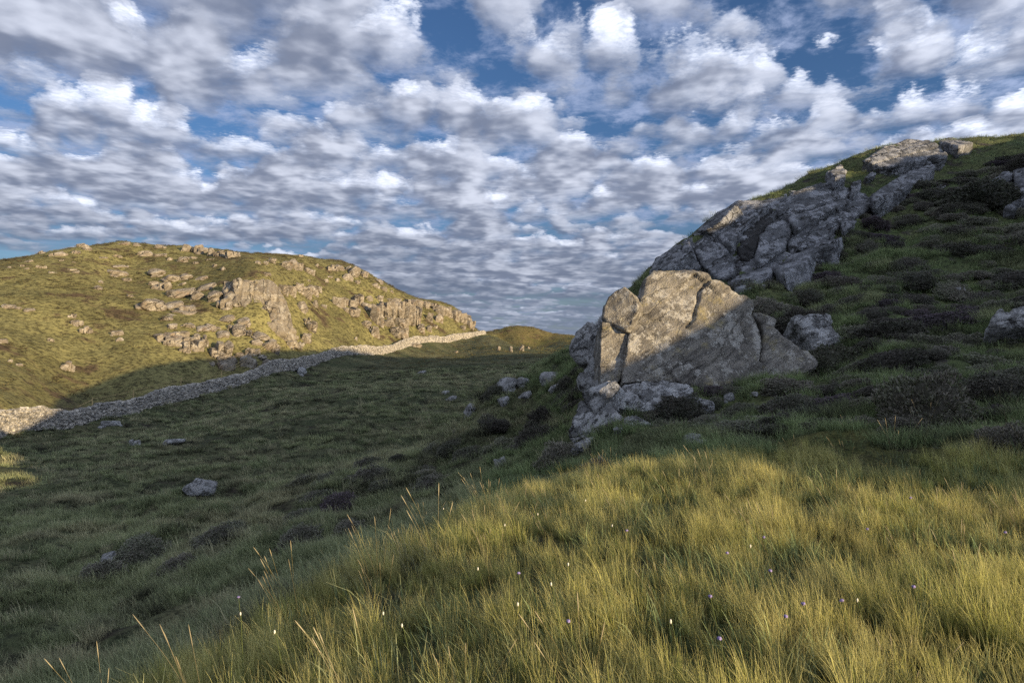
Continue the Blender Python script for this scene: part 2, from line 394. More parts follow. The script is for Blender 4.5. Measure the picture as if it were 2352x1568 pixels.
# ------------------------------------------------------------------ rock materials
def gneiss(name, dark, light, lichen, lich=.5, black=.35, yellow=0.0, ycol=(.36, .27, .07), scale=1.0, rust=0.0, crack=.5, tone=False, grain=-.52, bump=.95):
    """Grey foliated rock with speckle, pale and dark lichen, and optional yellow lichen."""
    m, t = new_mat(name)
    pos = t.node('ShaderNodeNewGeometry').outputs['Position']
    mp = t.node('ShaderNodeMapping', vector_type='TEXTURE'); t.put(mp.inputs[0], pos)
    mp.inputs['Rotation'].default_value = (.15, grain, .1); mp.inputs['Scale'].default_value = (1/(.5*scale), 1/(.5*scale), 1/(3.0*scale))
    ps = t.v('SCALE', pos, scale=scale)
    big = t.noise(ps, .9, 5, .6); spk = t.noise(ps, 24, 3, .7); mid = t.noise(ps, 4.5, 6, .68)
    st = t.noise(mp.outputs[0], 2.4, 5, .65)
    k = t.m('ADD', t.m('MULTIPLY', st, .45), t.m('ADD', t.m('MULTIPLY', spk, .3), t.m('MULTIPLY', big, .25)))
    col = t.mix(t.ss(k, .36, .64), dark, light)
    if rust: col = t.mix(t.ss(t.noise(t.v('ADD', ps, (9, 2, 5)), 1.1, 5, .6), .56, .7, 0, rust), col, (.25, .13, .05))
    l1 = t.m('ADD', t.m('MULTIPLY', t.noise(t.v('ADD', ps, (3, 11, 7)), 2.2, 7, .72), .75), t.m('MULTIPLY', t.noise(ps, 14, 4, .7), .25))
    col = t.mix(t.ss(l1, .55-.12*lich, .60-.10*lich, 0, .85), col, lichen)
    l2 = t.m('ADD', t.m('MULTIPLY', t.noise(t.v('ADD', ps, (17, 5, 1)), 3.1, 7, .75), .6), t.m('MULTIPLY', mid, .4))
    col = t.mix(t.ss(l2, .66-.14*black, .70-.13*black, 0, .9), col, (.028, .027, .025))
    if yellow:
        nz = t.xyz(t.node('ShaderNodeNewGeometry').outputs['Normal'])[2]
        l3 = t.m('ADD', t.m('MULTIPLY', t.noise(t.v('ADD', ps, (1, 21, 9)), 1.5, 8, .75), .8), t.m('MULTIPLY', nz, .10))
        col = t.mix(t.ss(l3, .58-.16*yellow, .70-.13*yellow, 0, .6), col, ycol)
    wp_ = t.v('ADD', mp.outputs[0], t.v('SCALE', t.noise(ps, 2.0, 4, .6, out=1), scale=.9))
    ce = t.voro(wp_, .75, 'DISTANCE_TO_EDGE'); cm = t.ss(ce, .0, .035, 1, 0)
    cm = t.m('MULTIPLY', cm, t.ss(t.noise(t.v('ADD', ps, (5, 8, 2)), .8, 3), .42, .6, 0, crack))
    col = t.mix(cm, col, (.03, .027, .023))
    if tone:
        tn = t.m('FRACT', t.m('ADD', t.node('ShaderNodeAttribute', attribute_name='tone').outputs['Fac'], t.node('ShaderNodeObjectInfo').outputs['Random']))
        col = t.mix(1.0, col, t.mix(tn, (.50, .50, .50), (1.3, 1.27, 1.2)), 'MULTIPLY')
    h = t.m('ADD', t.m('MULTIPLY', cm, -1.2), t.m('ADD', t.m('MULTIPLY', mid, .6), t.m('ADD', t.m('MULTIPLY', st, .55), t.m('MULTIPLY', spk, .5))))
    finish(t, col, .88, t.bump(h, bump, .14/scale), .2)
    return m
M_boul = gneiss('sunlit_gneiss', (.075, .068, .06), (.275, .252, .215), (.40, .38, .34), .34, .5, .7, (.29, .24, .10), 1.35, crack=.3, bump=1.0)
M_base = gneiss('ledge_gneiss', (.08, .078, .075), (.23, .226, .22), (.42, .415, .405), .75, .85, .15, (.14, .12, .03), 1.3)
M_out = gneiss('outcrop_gneiss', (.05, .05, .051), (.155, .156, .16), (.29, .29, .30), .55, .85, 0, scale=.75, crack=.9, bump=.8)
M_outd = gneiss('dark_gneiss', (.02, .019, .018), (.055, .052, .05), (.12, .12, .12), .1, .6, 0, scale=.8)  # darker rock for the one slab in the cleft
M_cliff = gneiss('hill_gneiss', (.12, .10, .075), (.28, .24, .18), (.36, .32, .25), .3, .45, .3, (.42, .34, .15), .28, .3, crack=.9, grain=1.35)
M_stone = gneiss('hill_stone', (.12, .10, .075), (.28, .24, .185), (.36, .32, .26), .3, .5, .25, (.42, .34, .15), .42, .35, crack=.9)
M_grey = gneiss('field_stone', (.10, .098, .094), (.22, .217, .21), (.36, .355, .345), .75, .7, .15, (.25, .22, .06), 1.6)

# ------------------------------------------------------------------ rock shapes
def norm(v): v = np.asarray(v, float); return v/np.linalg.norm(v)
def inset(poly, k):
    n = len(poly); out = []
    area = 0.5*np.sum(poly[:, 0]*np.roll(poly[:, 1], -1)-np.roll(poly[:, 0], -1)*poly[:, 1]); sg = 1 if area > 0 else -1
    for i in range(n):
        a, b, c = poly[i-1], poly[i], poly[(i+1) % n]
        e1, e2 = norm(b-a+1e-9), norm(c-b+1e-9)
        nn = np.array([-(e1+e2)[1], (e1+e2)[0]])*sg; L = np.linalg.norm(nn)
        out.append(b + (nn/L if L > .2 else 0*nn)*k)
    return np.array(out)
def remeshed(V, F, vox):
    me = bpy.data.meshes.new('tmp'); me.from_pydata([tuple(v) for v in V], [], F); me.update()
    bm = bmesh.new(); bm.from_mesh(me); bmesh.ops.triangulate(bm, faces=bm.faces); bmesh.ops.recalc_face_normals(bm, faces=bm.faces); bm.to_mesh(me); bm.free()
    o = bpy.data.objects.new('tmp', me); COL.objects.link(o)
    md = o.modifiers.new('r', 'REMESH'); md.mode = 'VOXEL'; md.voxel_size = vox
    dg = bpy.context.evaluated_depsgraph_get(); ev = o.evaluated_get(dg); m2 = ev.to_mesh()
    n = len(m2.vertices); Vv = np.empty(n*3, np.float32); m2.vertices.foreach_get('co', Vv)
    Nn = np.empty(n*3, np.float32); m2.vertices.foreach_get('normal', Nn)
    Ff = [tuple(p.vertices) for p in m2.polygons]
    ev.to_mesh_clear(); bpy.data.objects.remove(o); bpy.data.meshes.remove(me)
    Ff = np.array([f if len(f) == 4 else (f[0], f[1], f[2], f[2]) for f in Ff], np.int32)
    return Vv.reshape(-1, 3).astype(float), Nn.reshape(-1, 3).astype(float), Ff
def facets(p, cells, amp, seed):
    r_ = np.random.default_rng(seed); lo, hi = p.min(0), p.max(0)
    s = r_.uniform(lo, hi, (cells, 3)); sl = r_.normal(size=(cells, 3))*amp; of = r_.normal(size=cells)*amp
    d = ((p[:, None, :]-s[None])**2).sum(2) if len(p)*cells < 3e7 else None
    if d is None: return 0
    k = np.argmin(d, 1); q = p-s[k]
    return np.clip((q*sl[k]).sum(1)/np.max(hi-lo)*cells**.4*1.2 + of[k], -2.5*amp, 2.5*amp)
def slab(name, poly, d, n, thick, vox, mat, parent=None, seed=1, rough=.05, bulge=.12, bev=.12, fac=.05, cells=14, back=.82, strata=.02, bed=0.0, bper=.5, bang=.5, grooves=(), planes=(), swell=0.0):
    """Block of rock whose face has the outline poly (photo pixels) on a plane d metres out, with real thickness."""
    poly = np.array(poly, float); c = poly.mean(0); n = norm(n); O = np.array(P(c[0], c[1], d)); eye = np.array([0, 0, EYE])
    e1 = norm(np.cross([0, 0, 1], n)); e2 = np.cross(n, e1); q = []
    for x, y in poly:
        ray = np.array(P(x, y, 1.0))-eye; t = np.dot(O-eye, n)/np.dot(ray, n)
        w = eye+ray*t-O; q.append((np.dot(w, e1), np.dot(w, e2)))
    q = np.array(q); size = max(np.ptp(q[:, 0]), np.ptp(q[:, 1])); b = bev*min(np.ptp(q[:, 0]), np.ptp(q[:, 1]))
    q = inset(q, -b*.25-swell)
    rings = [np.c_[q*back, np.full(len(q), -thick)], np.c_[q, np.full(len(q), -.55*thick)], np.c_[q, np.full(len(q), -b)], np.c_[inset(q, b*.35), np.full(len(q), -b*.3)], np.c_[inset(q, b*1.1), np.zeros(len(q))]]
    m = len(q); V = np.vstack(rings); F = [list(range(m)), [4*m+i for i in range(m)]]
    for k in range(4):
        F += [[k*m+i, k*m+(i+1) % m, (k+1)*m+(i+1) % m, (k+1)*m+i] for i in range(m)]
    Vv, Nn, Ff = remeshed(V, F, vox)
    pw = Vv+seed*7.77
    disp = bulge*size*.25*pn3(pw/(size*.45)) + rough*fbm3(pw/max(.25*size, .5), 5, .5) - rough*.8*np.abs(fbm3(pw/max(.18*size, .4)+5, 3)) + facets(Vv, cells, fac, seed)
    g_ = max(size*.035, .10); disp += .011*size**.5*(fbm3(pw/g_+3, 2)-.8*np.abs(pn3(pw/(g_*1.7)+8)))
    ang = pw[:, 1]*.8-pw[:, 0]*.45
    disp += strata*pn2(ang/(strata*6+.05), pw[:, 0]*.25/max(size*.2, .5))*sstep(fbm3(pw/size*2.2, 2), -.2, .3)
    for na, nb, nc, dd_ in planes:
        nn_ = norm([na, nb, nc]); kk = Vv@nn_-dd_; Vv = Vv-nn_*np.maximum(kk, 0)[:, None]
    for gp, gw, gd in grooves:
        g2_ = []
        for x, y in gp:
            ray = np.array(P(x, y, 1.0))-eye; t = np.dot(O-eye, n)/np.dot(ray, n); w = eye+ray*t-O; g2_.append((np.dot(w, e1), np.dot(w, e2)))
        g2_ = np.array(g2_); dm = np.full(len(Vv), 9.0); wob_ = .035*np.stack([pn3(pw*4), pn3(pw*4+50)], 1)
        for A_, B_ in zip(g2_[:-1], g2_[1:]):
            ab = B_-A_; tt = np.clip(((Vv[:, :2]+wob_-A_)@ab)/(ab@ab), 0, 1); dm = np.minimum(dm, np.linalg.norm(Vv[:, :2]+wob_-A_-tt[:, None]*ab, axis=1))
        disp -= gd*np.exp(-(dm/gw)**2)*sstep(Nn[:, 2], 0, .4)
    if bed:
        front = sstep(Nn[:, 2], .2, .7); sc_ = Vv[:, 1]*math.cos(bang)-Vv[:, 0]*math.sin(bang); tc_ = Vv[:, 0]*math.cos(bang)+Vv[:, 1]*math.sin(bang)
        ph = sc_/bper+.16*fbm3(pw/(bper*5), 3); cell = np.floor(ph); fr = ph-cell; off = np.sin(cell*12.9898+seed)*43758.5453; off = off-np.floor(off)
        disp += front*bed*(off*1.3-.65+.5*fr-1.4*np.exp(-((fr-.02)/.07)**2))
        pj = tc_/(bper*3.1)+off*3+.2*fbm3(pw/(bper*2)+9, 2); fj = np.abs(pj-np.round(pj)); disp -= front*bed*1.2*np.exp(-(fj/.025)**2)*(off > .35)
    Vv = Vv + Nn*disp[:, None]
    Wv = Vv[:, :1]*e1+Vv[:, 1:2]*e2+Vv[:, 2:]*n
    o = mesh_obj(name, Wv, Ff, True, mat, parent)
    o.location = O if parent is None else O-np.array(parent.location)
    return o
def ico(sub):
    bm = bmesh.new(); bmesh.ops.create_icosphere(bm, subdivisions=sub, radius=1.0)
    V = np.array([v.co[:] for v in bm.verts]); F = np.array([[v.index for v in f.verts] for f in bm.faces]); bm.free(); return V, F
_IV, _IF = ico(4)
def cut_stone(r_, kind, seed):
    """One angular stone: a ball cut by random planes, then roughened."""
    V = _IV.copy()
    if kind == 'block': N = np.vstack([np.eye(3), -np.eye(3), r_.normal(size=(5, 3))]) + r_.normal(size=(11, 3))*.15; D = np.r_[r_.uniform(.52, .70, 6), r_.uniform(.68, .88, 5)]
    elif kind == 'slab': N = np.vstack([[0, 0, 1], r_.normal(size=(11, 3))]) + r_.normal(size=(12, 3))*.1; D = np.r_[.5, r_.uniform(.52, .8, 11)]
    else: N = r_.normal(size=(16, 3)); D = r_.uniform(.52, .82, 16)
    N /= np.linalg.norm(N, axis=1)[:, None]
    for n, d in zip(N, D):
        k = V@n; V = np.where((k > d)[:, None], V*(d/np.maximum(k, 1e-6))[:, None], V)
    V += (V/np.linalg.norm(V, axis=1)[:, None])*(.04*fbm3(V*1.8+seed, 4)-.07*np.abs(fbm3(V*3.4+seed*2, 3)))[:, None]
    return V/np.abs(V).max(0)
def rock_mesh(name, seed, kind, mat):
    r_ = np.random.default_rng(seed); VV, FF = [], []
    if kind == 'block': subs = [((x+r_.uniform(-.12, .12), r_.uniform(-.2, .2), r_.uniform(-.35, .1)), (r_.uniform(.30, .5), r_.uniform(.5, .9), r_.uniform(.65, 1.0))) for x in (-.62, -.1, .5)] + [((r_.uniform(-.5, .5), -.35, -.5), (r_.uniform(.4, .6), .5, .5))]
    elif kind == 'slab': subs = [((r_.uniform(-.1, .1), r_.uniform(-.2, .2), 0), (.9, .85, .9)), ((r_.uniform(-.8, -.4), -.4, -.35), (.4, .45, .5)), ((r_.uniform(.4, .8), -.3, -.2), (.4, .5, .6))]
    else: subs = [((0, 0, 0), (.82, .85, .95)), ((r_.uniform(-.6, .6), -.3, -.35), (.5, .55, .6)), ((r_.uniform(-.6, .6), .1, -.15), (.48, .6, .65))]
    for k, (c, sc_) in enumerate(subs):
        a = r_.uniform(-.35, .35); V = cut_stone(r_, kind, seed+k*11)*np.array(sc_); ca, sa = math.cos(a), math.sin(a); V = np.stack([V[:, 0]*ca-V[:, 1]*sa, V[:, 0]*sa+V[:, 1]*ca, V[:, 2]+V[:, 0]*r_.uniform(-.2, .2)], 1)+np.array(c)
        VV.append(V); FF.append(_IF+k*len(_IV))
    V = np.vstack(VV); V = (V-(V.max(0)+V.min(0))/2)/((V.max(0)-V.min(0))/2)
    return mesh_from(name, V, np.vstack(FF), True, mat)
RM = {}
for kind in ('boulder', 'block', 'slab'):
    for mt, mm in (('hill', M_stone), ('grey', M_grey)):
        RM[kind, mt] = [rock_mesh('rock', 40+7*i+len(kind), kind, mm) for i in range(6 if mt == 'hill' else 4)]
def tnormal(x, y, e=.6):
    hx = (H(x+e, y)-H(x-e, y))[0]/(2*e); hy = (H(x, y+e)-H(x, y-e))[0]/(2*e)
    return norm([-hx, -hy, 1])
ROCKS = []
def rock(name, px, py, w, h, kind, mt, label, cat, group=None, depth=1.0, sink=.38, tilt=.35, at=None, parent=None, rz=None):
    """A stone standing on the terrain where the photograph shows it, w x h photo pixels."""
    p = np.array(at) if at is not None else hit(px, py+h*.32)
    d = p[1]; wm, hm = w*d/F0, h*d/F0
    me = random.choice(RM[kind, mt])
    o = bpy.data.objects.new(name, me)
    o.location = p+np.array([0, .15*wm, hm*(.5-sink)])
    if parent is not None: o.location = o.location-parent.location
    o.scale = (wm*.54, max(.5*(wm+hm)*.5*depth, .1), hm*(.5+sink*.55))
    n = tnormal(p[0], p[1], 1.0); up = Vector((0, 0, 1)).lerp(Vector(n), tilt)
    o.rotation_euler = (up.to_track_quat('Z', 'Y') @ Matrix.Rotation(rz if rz is not None else random.uniform(-.5, .5), 3, 'Z').to_quaternion()).to_euler()
    link(o, parent)
    if label: tag(o, label, cat, group)
    ROCKS.append((p[0], p[1], wm*.5)); return o
c1 = lambda x, y: (x*.3239, 526.9+y*.3239)
c2 = lambda x, y: (564.5+x*.34, 526.9+y*.34)
c3 = lambda x, y: (1176+x*.348, 564.5+y*.348)
c4 = lambda x, y: (1458.2+x*.38, 282.2+y*.38)
def poly3(*a): return [c3(a[i], a[i+1]) for i in range(0, len(a), 2)]
def poly4(*a): return [c4(a[i], a[i+1]) for i in range(0, len(a), 2)]

# ------------------------------------------------------------------ the big boulder
B0 = P(1580, 960, 15.4)
bo = empty('boulder', (B0[0], B0[1], float(H(B0[0], B0[1])[0])))
tag(bo, 'huge cracked boulder with yellow lichen, half in evening sun', 'boulder')
nm = (.10, -.88, .45)
G = lambda *a: poly3(*a)
slab('slab', poly3(722, 910, 746, 740, 776, 590, 798, 480, 826, 430, 842, 385, 866, 335, 884, 280, 892, 215, 950, 166, 1080, 146, 1190, 158, 1292, 194, 1308, 234, 1370, 240, 1430, 268, 1500, 318, 1560, 330, 1594, 352, 1602, 402, 1590, 432, 1642, 520, 1662, 600, 1650, 720, 1636, 905, 1500, 910, 1330, 930, 1200, 910, 1050, 895, 860, 895),
     15.6, nm, 2.4, .036, M_boul, bo, 3, .045, .03, .022, .03, 16, .9, .018, swell=.02,
     grooves=((G(1300, 235, 1245, 275, 1235, 330, 1215, 400, 1195, 490, 1155, 530), .03, .14), (G(835, 435, 900, 470, 960, 500, 1010, 510), .022, .07), (G(1530, 440, 1520, 500, 1545, 590), .016, .05), (G(1200, 880, 1290, 790, 1400, 720), .018, .05), (G(850, 760, 930, 690, 1000, 600), .012, .03), (G(1000, 850, 1100, 790, 1210, 760), .014, .035)),
     planes=((0, .72, .69, .93), (.42, .55, .72, 1.12), (-.5, .5, .7, 1.22), (.75, .05, .66, 1.28)))
slab('block', poly3(614, 400, 640, 340, 690, 288, 735, 272, 775, 302, 812, 342, 828, 385, 822, 425, 800, 465, 786, 510, 758, 548, 690, 520, 640, 492, 612, 470),
     15.4, (-.42, -.85, .3), 1.6, .03, M_boul, bo, 8, .035, .04, .05, .03, 10, .9, .012, swell=.03, planes=((.55, .2, .8, .33), (-.5, .5, .7, .36), (-.1, -.6, .8, .38)))
slab('block', poly3(598, 505, 690, 526, 758, 556, 764, 600, 750, 700, 738, 760, 708, 880, 660, 915, 596, 930, 590, 800, 592, 640),
     15.2, (.06, -.95, .3), 1.6, .03, M_boul, bo, 9, .03, .03, .03, .02, 8, .9, .012, swell=.035)
slab('block', poly3(600, 480, 606, 640, 604, 800, 596, 925, 535, 950, 548, 800, 570, 640, 588, 520),
     15.45, (-.80, -.55, .25), 1.3, .04, M_base, bo, 10, .04, .03, .04, .03, 9, .9, .012)
slab('block', poly3(585, 470, 575, 640, 550, 800, 530, 935, 450, 935, 450, 830, 500, 730, 500, 660, 530, 560),
     16.2, (-.7, -.65, .3), 1.4, .05, M_base, bo, 11, .06, .08, .1, .05, 8, .85, .02)
slab('block', poly3(608, 430, 600, 520, 560, 640, 520, 700, 455, 760, 395, 690, 450, 590, 520, 530, 570, 470),
     18.2, (-.45, -.75, .45), 1.8, .06, M_base, bo, 12, .08, .1, .12, .08, 9, .85, .02)
slab('slab', poly3(1606, 440, 1690, 430, 1745, 488, 1714, 532, 1790, 600, 1890, 668, 1962, 690, 2020, 760, 2018, 800, 1940, 842, 1850, 860, 1760, 880, 1700, 900, 1642, 900, 1660, 700, 1682, 570, 1655, 505),
     15.9, (.16, -.84, .5), 1.9, .04, M_boul, bo, 14, .045, .04, .03, .03, 12, .9, .018, swell=.02, planes=((.3, .7, .65, .62),))

# bedrock ledges under the boulder
le = empty('rock_ledge', P(1400, 1000, 14.2)); tag(le, 'pale lichen-spotted bedrock ledge below the big boulder', 'rock')
slab('slab', poly3(650, 1050, 700, 950, 740, 905, 860, 882, 1050, 888, 1180, 930, 1205, 990, 1335, 1020, 1335, 1050, 1230, 1045, 1100, 1030, 960, 1060, 900, 1075, 840, 1090, 720, 1075), 14.1, (-.1, -.55, .83), 1.2, .035, M_base, le, 21, .06, .05, .05, .03, 14, .9, .02, .07, .33, .5)
slab('slab', poly3(365, 1260, 385, 1120, 410, 1040, 470, 980, 560, 935, 640, 905, 690, 930, 650, 1010, 640, 1060, 690, 1110, 690, 1150, 640, 1180, 560, 1200, 480, 1260, 400, 1310), 13.8, (-.45, -.62, .64), 1.6, .035, M_base, le, 22, .06, .05, .05, .04, 14, .9, .02, .09, .36, .9)
slab('slab', poly3(670, 1195, 730, 1140, 800, 1118, 870, 1140, 915, 1165, 830, 1180, 720, 1215), 13.2, (0, -.35, .94), .5, .025, M_base, le, 23, .03, .05, .08, .03, 9, .9, .02, .03, .2, .4)
slab('slab', poly3(400, 1300, 480, 1255, 560, 1225, 540, 1260, 440, 1335, 380, 1360), 13.2, (-.3, -.6, .74), .8, .04, M_base, le, 24, .04, .1, .2, .03, 6, .8)
slab('slab', poly3(505, 1400, 540, 1385, 580, 1375, 560, 1440, 520, 1500, 500, 1480), 12.0, (-.5, -.8, .2), .6, .03, M_base, le, 25, .03, .1, .15, .03, 6, .8)
for k, (x, y, w, h) in enumerate(((1435, 1000, 70, 50), (1600, 975, 50, 22), (1590, 915, 60, 16), (1700, 945, 80, 22), (1215, 1275, 150, 60))):
    X, Y = c3(x, y)
    rock('flat_stone', X, Y, w*.348, h*.348, 'slab', 'grey', ['mossy pale stone showing through turf below the boulder', 'small pale flake beside dark moss under the boulder', 'thin pale sliver at the foot of the boulder face', 'low pale stone near the boulder\'s cracked lower corner', 'flat half-buried stone in the grass before the ledge'][k], 'stone', depth=1.3, tilt=.8)
g2 = slab('boulder', poly3(1862, 455, 1900, 436, 2000, 436, 2080, 446, 2120, 490, 2122, 540, 2164, 590, 2170, 655, 2060, 670, 1990, 690, 1960, 625, 1930, 545, 1872, 505), 17.3, (.05, -.82, .55), 1.6, .04, M_base, None, 31, .05, .05, .06, .03, 12, .9, .02, .05, .35, .3)
tag(g2, 'grey boulder in shade right behind the sunlit boulder', 'boulder')
g3 = slab('boulder', [(2280, 735), (2300, 716), (2345, 705), (2420, 700), (2430, 740), (2360, 752), (2300, 748)], 14.8, (-.2, -.7, .68), 1.0, .03, M_base, None, 33, .05, .04, .06, .03, 12, .9, .02, .05, .25, .3)
tag(g3, 'low pale boulder among heather at the picture\'s right edge', 'boulder')

# ------------------------------------------------------------------ outcrop on the right-hand hillside
O0 = hit(1800, 640); oc = empty('rock_outcrop', O0); tag(oc, 'long grey outcrop of tilted slabs below the hillside crest', 'rock outcrop')
def outblock(name, poly, dn, thick, mat, seed, lift=.35, bev=.1, par=oc, steep=0.0, dr=(15, 60), **kw):
    """A block plated on the slope: its plane is fitted to the ground behind its outline."""
    poly = np.array(poly); c = poly.mean(0); q = np.array([hit(*(c+(v-c)*f), *dr, 500) for v in poly for f in (.9, .5)]+[hit(*c, *dr, 500)])
    m = q.mean(0); n = np.linalg.svd(q-m)[2][2]; n = n*(1 if np.dot(n, [0, -.8, .6]) > 0 else -1); n = norm(n+steep*np.array([-.2, -.9, 0])); m = m+n*lift
    ray = norm(np.array(P(c[0], c[1], 1.0))-[0, 0, EYE]); d = (np.dot(m-[0, 0, EYE], n)/np.dot(ray, n))*ray[1]
    return slab(name, poly, d, n, thick, dn, mat, par, seed, kw.pop('rough', .03), kw.pop('bulge', .02), bev, kw.pop('fac', .012), kw.pop('cells', 10), .95, 0.0, kw.pop('bed', .09), kw.pop('bper', .62), kw.pop('bang', .56), swell=0.0)
OUTLINE = poly4(70, 900, 130, 815, 240, 738, 330, 690, 480, 560, 560, 490, 640, 470, 830, 462, 1100, 360, 1290, 380, 1420, 440, 1640, 300, 1780, 230, 1815, 270, 1560, 430, 1450, 475, 1330, 570, 1220, 690, 1040, 830, 900, 905, 760, 975, 600, 1010, 420, 920)
def bedrock(poly, x0, x1, y0, y1, st, mat, par):
    """Rock surface just proud of the turf inside an outline."""
    gx_, gy_ = np.meshgrid(np.arange(x0, x1, st), np.arange(y0, y1, st), indexing='ij'); gz_ = H(gx_, gy_)
    inside = in_poly(1176+gx_/gy_*F0, 784-(gz_-EYE)/gy_*F0, poly)
    p = np.stack([gx_, gy_, gz_], -1).reshape(-1, 3); e = .2; nx = (H(gx_+e, gy_)-H(gx_-e, gy_))/(2*e); ny = (H(gx_, gy_+e)-H(gx_, gy_-e))/(2*e)
    n = np.stack([-nx, -ny, np.ones_like(nx)], -1).reshape(-1, 3); n /= np.linalg.norm(n, axis=1)[:, None]
    p = p+n*(.05+.05*fbm3(p*.9, 3)+facets(p, 24, .02, 5))[:, None]
    I, J = gx_.shape; a, b = np.meshgrid(np.arange(I-1), np.arange(J-1), indexing='ij'); F = np.stack([a*J+b, (a+1)*J+b, (a+1)*J+b+1, a*J+b+1], -1).reshape(-1, 4)
    F = F[inside.ravel()[F].all(1)]; used, iv = np.unique(F, return_inverse=True)
    return mesh_obj('bedrock', p[used]-np.array(par.location), iv.reshape(-1, 4), True, mat, par)
def in_poly(px, py, poly):
    poly = np.array(poly); r_ = np.zeros(px.shape, bool); j = len(poly)-1
    for i in range(len(poly)):
        c = ((poly[i, 1] > py) != (poly[j, 1] > py)) & (px < (poly[j, 0]-poly[i, 0])*(py-poly[i, 1])/(poly[j, 1]-poly[i, 1]+1e-9)+poly[i, 0]); r_ ^= c; j = i
    return r_
bedrock(OUTLINE, 4, 24, 20, 40, .13, M_out, oc)
SL = [(1380, 230, 1500, 150, 1640, 100, 1780, 105, 1850, 150, 1895, 190, 1870, 215, 1790, 205, 1640, 250, 1560, 265, 1480, 250),
      (1835, 104, 1900, 86, 1960, 95, 2050, 118, 1960, 135, 1880, 125),
      (1415, 440, 1500, 380, 1640, 300, 1780, 232, 1815, 270, 1760, 320, 1640, 390, 1560, 430, 1450, 470),
      (850, 500, 960, 425, 1100, 372, 1215, 365, 1225, 400, 1290, 400, 1270, 440, 1100, 500, 960, 560, 880, 550),
      (930, 575, 960, 565, 1100, 508, 1270, 448, 1300, 465, 1200, 525, 980, 632, 940, 605),
      (730, 800, 760, 680, 800, 622, 900, 578, 935, 604, 955, 645, 930, 700, 918, 760, 800, 838, 740, 845),
      (942, 695, 1000, 648, 1180, 552, 1300, 478, 1420, 455, 1440, 490, 1320, 560, 1220, 640, 1200, 695, 1040, 765, 960, 770, 932, 740),
      (840, 870, 950, 798, 1180, 708, 1250, 684, 1200, 735, 1080, 768, 1040, 830, 900, 905, 850, 895),
      (500, 680, 620, 618, 700, 558, 800, 500, 815, 512, 740, 562, 640, 640, 600, 740, 560, 742),
      (250, 860, 330, 800, 380, 830, 400, 880, 360, 895, 300, 888),
      (340, 745, 420, 692, 500, 720, 560, 750, 600, 830, 620, 900, 560, 952, 480, 935, 440, 885, 405, 862, 382, 812),
      (560, 965, 640, 922, 780, 872, 835, 856, 830, 900, 760, 960, 700, 1000, 600, 1005),
      (80, 895, 140, 822, 240, 760, 330, 720, 340, 760, 260, 830, 200, 885, 120, 905),
      (370, 655, 480, 575, 560, 508, 620, 492, 540, 575, 430, 655),
      (1310, 362, 1365, 346, 1375, 382, 1330, 432, 1300, 422), (1505, 254, 1560, 240, 1600, 268, 1520, 292), (1160, 292, 1240, 256, 1280, 280, 1270, 322, 1210, 332),
      (1390, 320, 1440, 296, 1450, 320, 1400, 345), (1240, 600, 1330, 560, 1340, 600, 1260, 660), (620, 760, 660, 640, 740, 560, 830, 520, 828, 582, 770, 650, 735, 760, 700, 840, 640, 820)]
for k, s in enumerate(SL):
    outblock('slab', poly4(*s), .065, .9, M_outd if k == 19 else M_out, 60+k, .10 if k in (1, 19) else .24, .02)
ro = empty('rock_outcrop', hit(2340, 450)); tag(ro, 'small pitted crag at the right edge beside dark heather', 'rock outcrop')
outblock('slab', poly4(2290, 275, 2330, 225, 2420, 150, 2450, 460, 2330, 470, 2305, 365), .08, 1.4, M_out, 90, .4, .1, ro)
outblock('slab', poly4(2120, 375, 2230, 300, 2295, 300, 2270, 342, 2150, 380), .07, .8, M_out, 91, .3, .1, ro)
outblock('slab', poly4(2235, 500, 2300, 470, 2345, 465, 2300, 505), .06, .6, M_out, 92, .25, .1, ro)
GS = [('small pale stone below the dark heather by the crag', 2005, 525, 45, 28), ('broken pale stones showing through hillside heather', 1965, 1020, 70, 60), ('white chip of stone at the foot of the outcrop', 770, 990, 40, 30),
      ('angular stone half hidden on the upper hillside', 1855, 385, 50, 22)]
for lb, x, y, w, h in GS:
    X, Y = c4(x, y); rock('stone', X, Y, w*.38, h*.38, 'block', 'grey', lb, 'stone')

# ------------------------------------------------------------------ rocks on the spur left of the boulder and in the field
FR = [('boulder', 'cracked pale boulder at the end of the spur, left of the big boulder', 1770, 1050, 185, 115, 'boulder'), ('boulder', 'pale boulder touching the cracked one on the spur', 1870, 1030, 105, 75, 'boulder'),
      ('flat_stone', 'long flat pale slab on the spur beside the big boulder', 2050, 990, 175, 60, 'slab'), ('flat_stone', 'narrow pale slab lower on the heathery spur', 2090, 1062, 115, 42, 'slab'),
      ('stone', 'tilted pale block under the cracked spur boulder', 1742, 1152, 80, 55, 'block'), ('flat_stone', 'thin pale slab in the heather below the spur boulders', 1890, 1112, 92, 38, 'slab'),
      ('boulder', 'grey boulder with a heather tuft, alone below the spur', 1515, 1215, 122, 75, 'boulder'), ('stone', 'pale field stone with dark cap, upper of a close pair', 1350, 1100, 70, 32, 'block'),
      ('stone', 'pale flat field stone, lower of a close pair', 1390, 1136, 82, 34, 'slab'), ('stone', 'tiny pale stone on the lower slope', 1400, 1440, 40, 18, 'slab'),
      ('stone', 'flat stone in shaded grass well below the wall', 1190, 960, 60, 20, 'slab')]
for nm_, lb, x, y, w, h, kd in FR:
    X, Y = c2(x, y); rock(nm_, X, Y, w*.34, h*.34, kd, 'grey', lb, nm_.split('_')[-1], depth=1.2, tilt=.6, sink=.48)
rock('boulder', 455, 1120, 68, 40, 'boulder', 'grey', 'white lichen-crusted boulder alone in the shaded pasture', 'boulder', depth=1.1, sink=.32)
rock('stone', 250, 1283, 55, 34, 'boulder', 'grey', 'pale stone beside the heather bush with a sunlit top', 'stone')
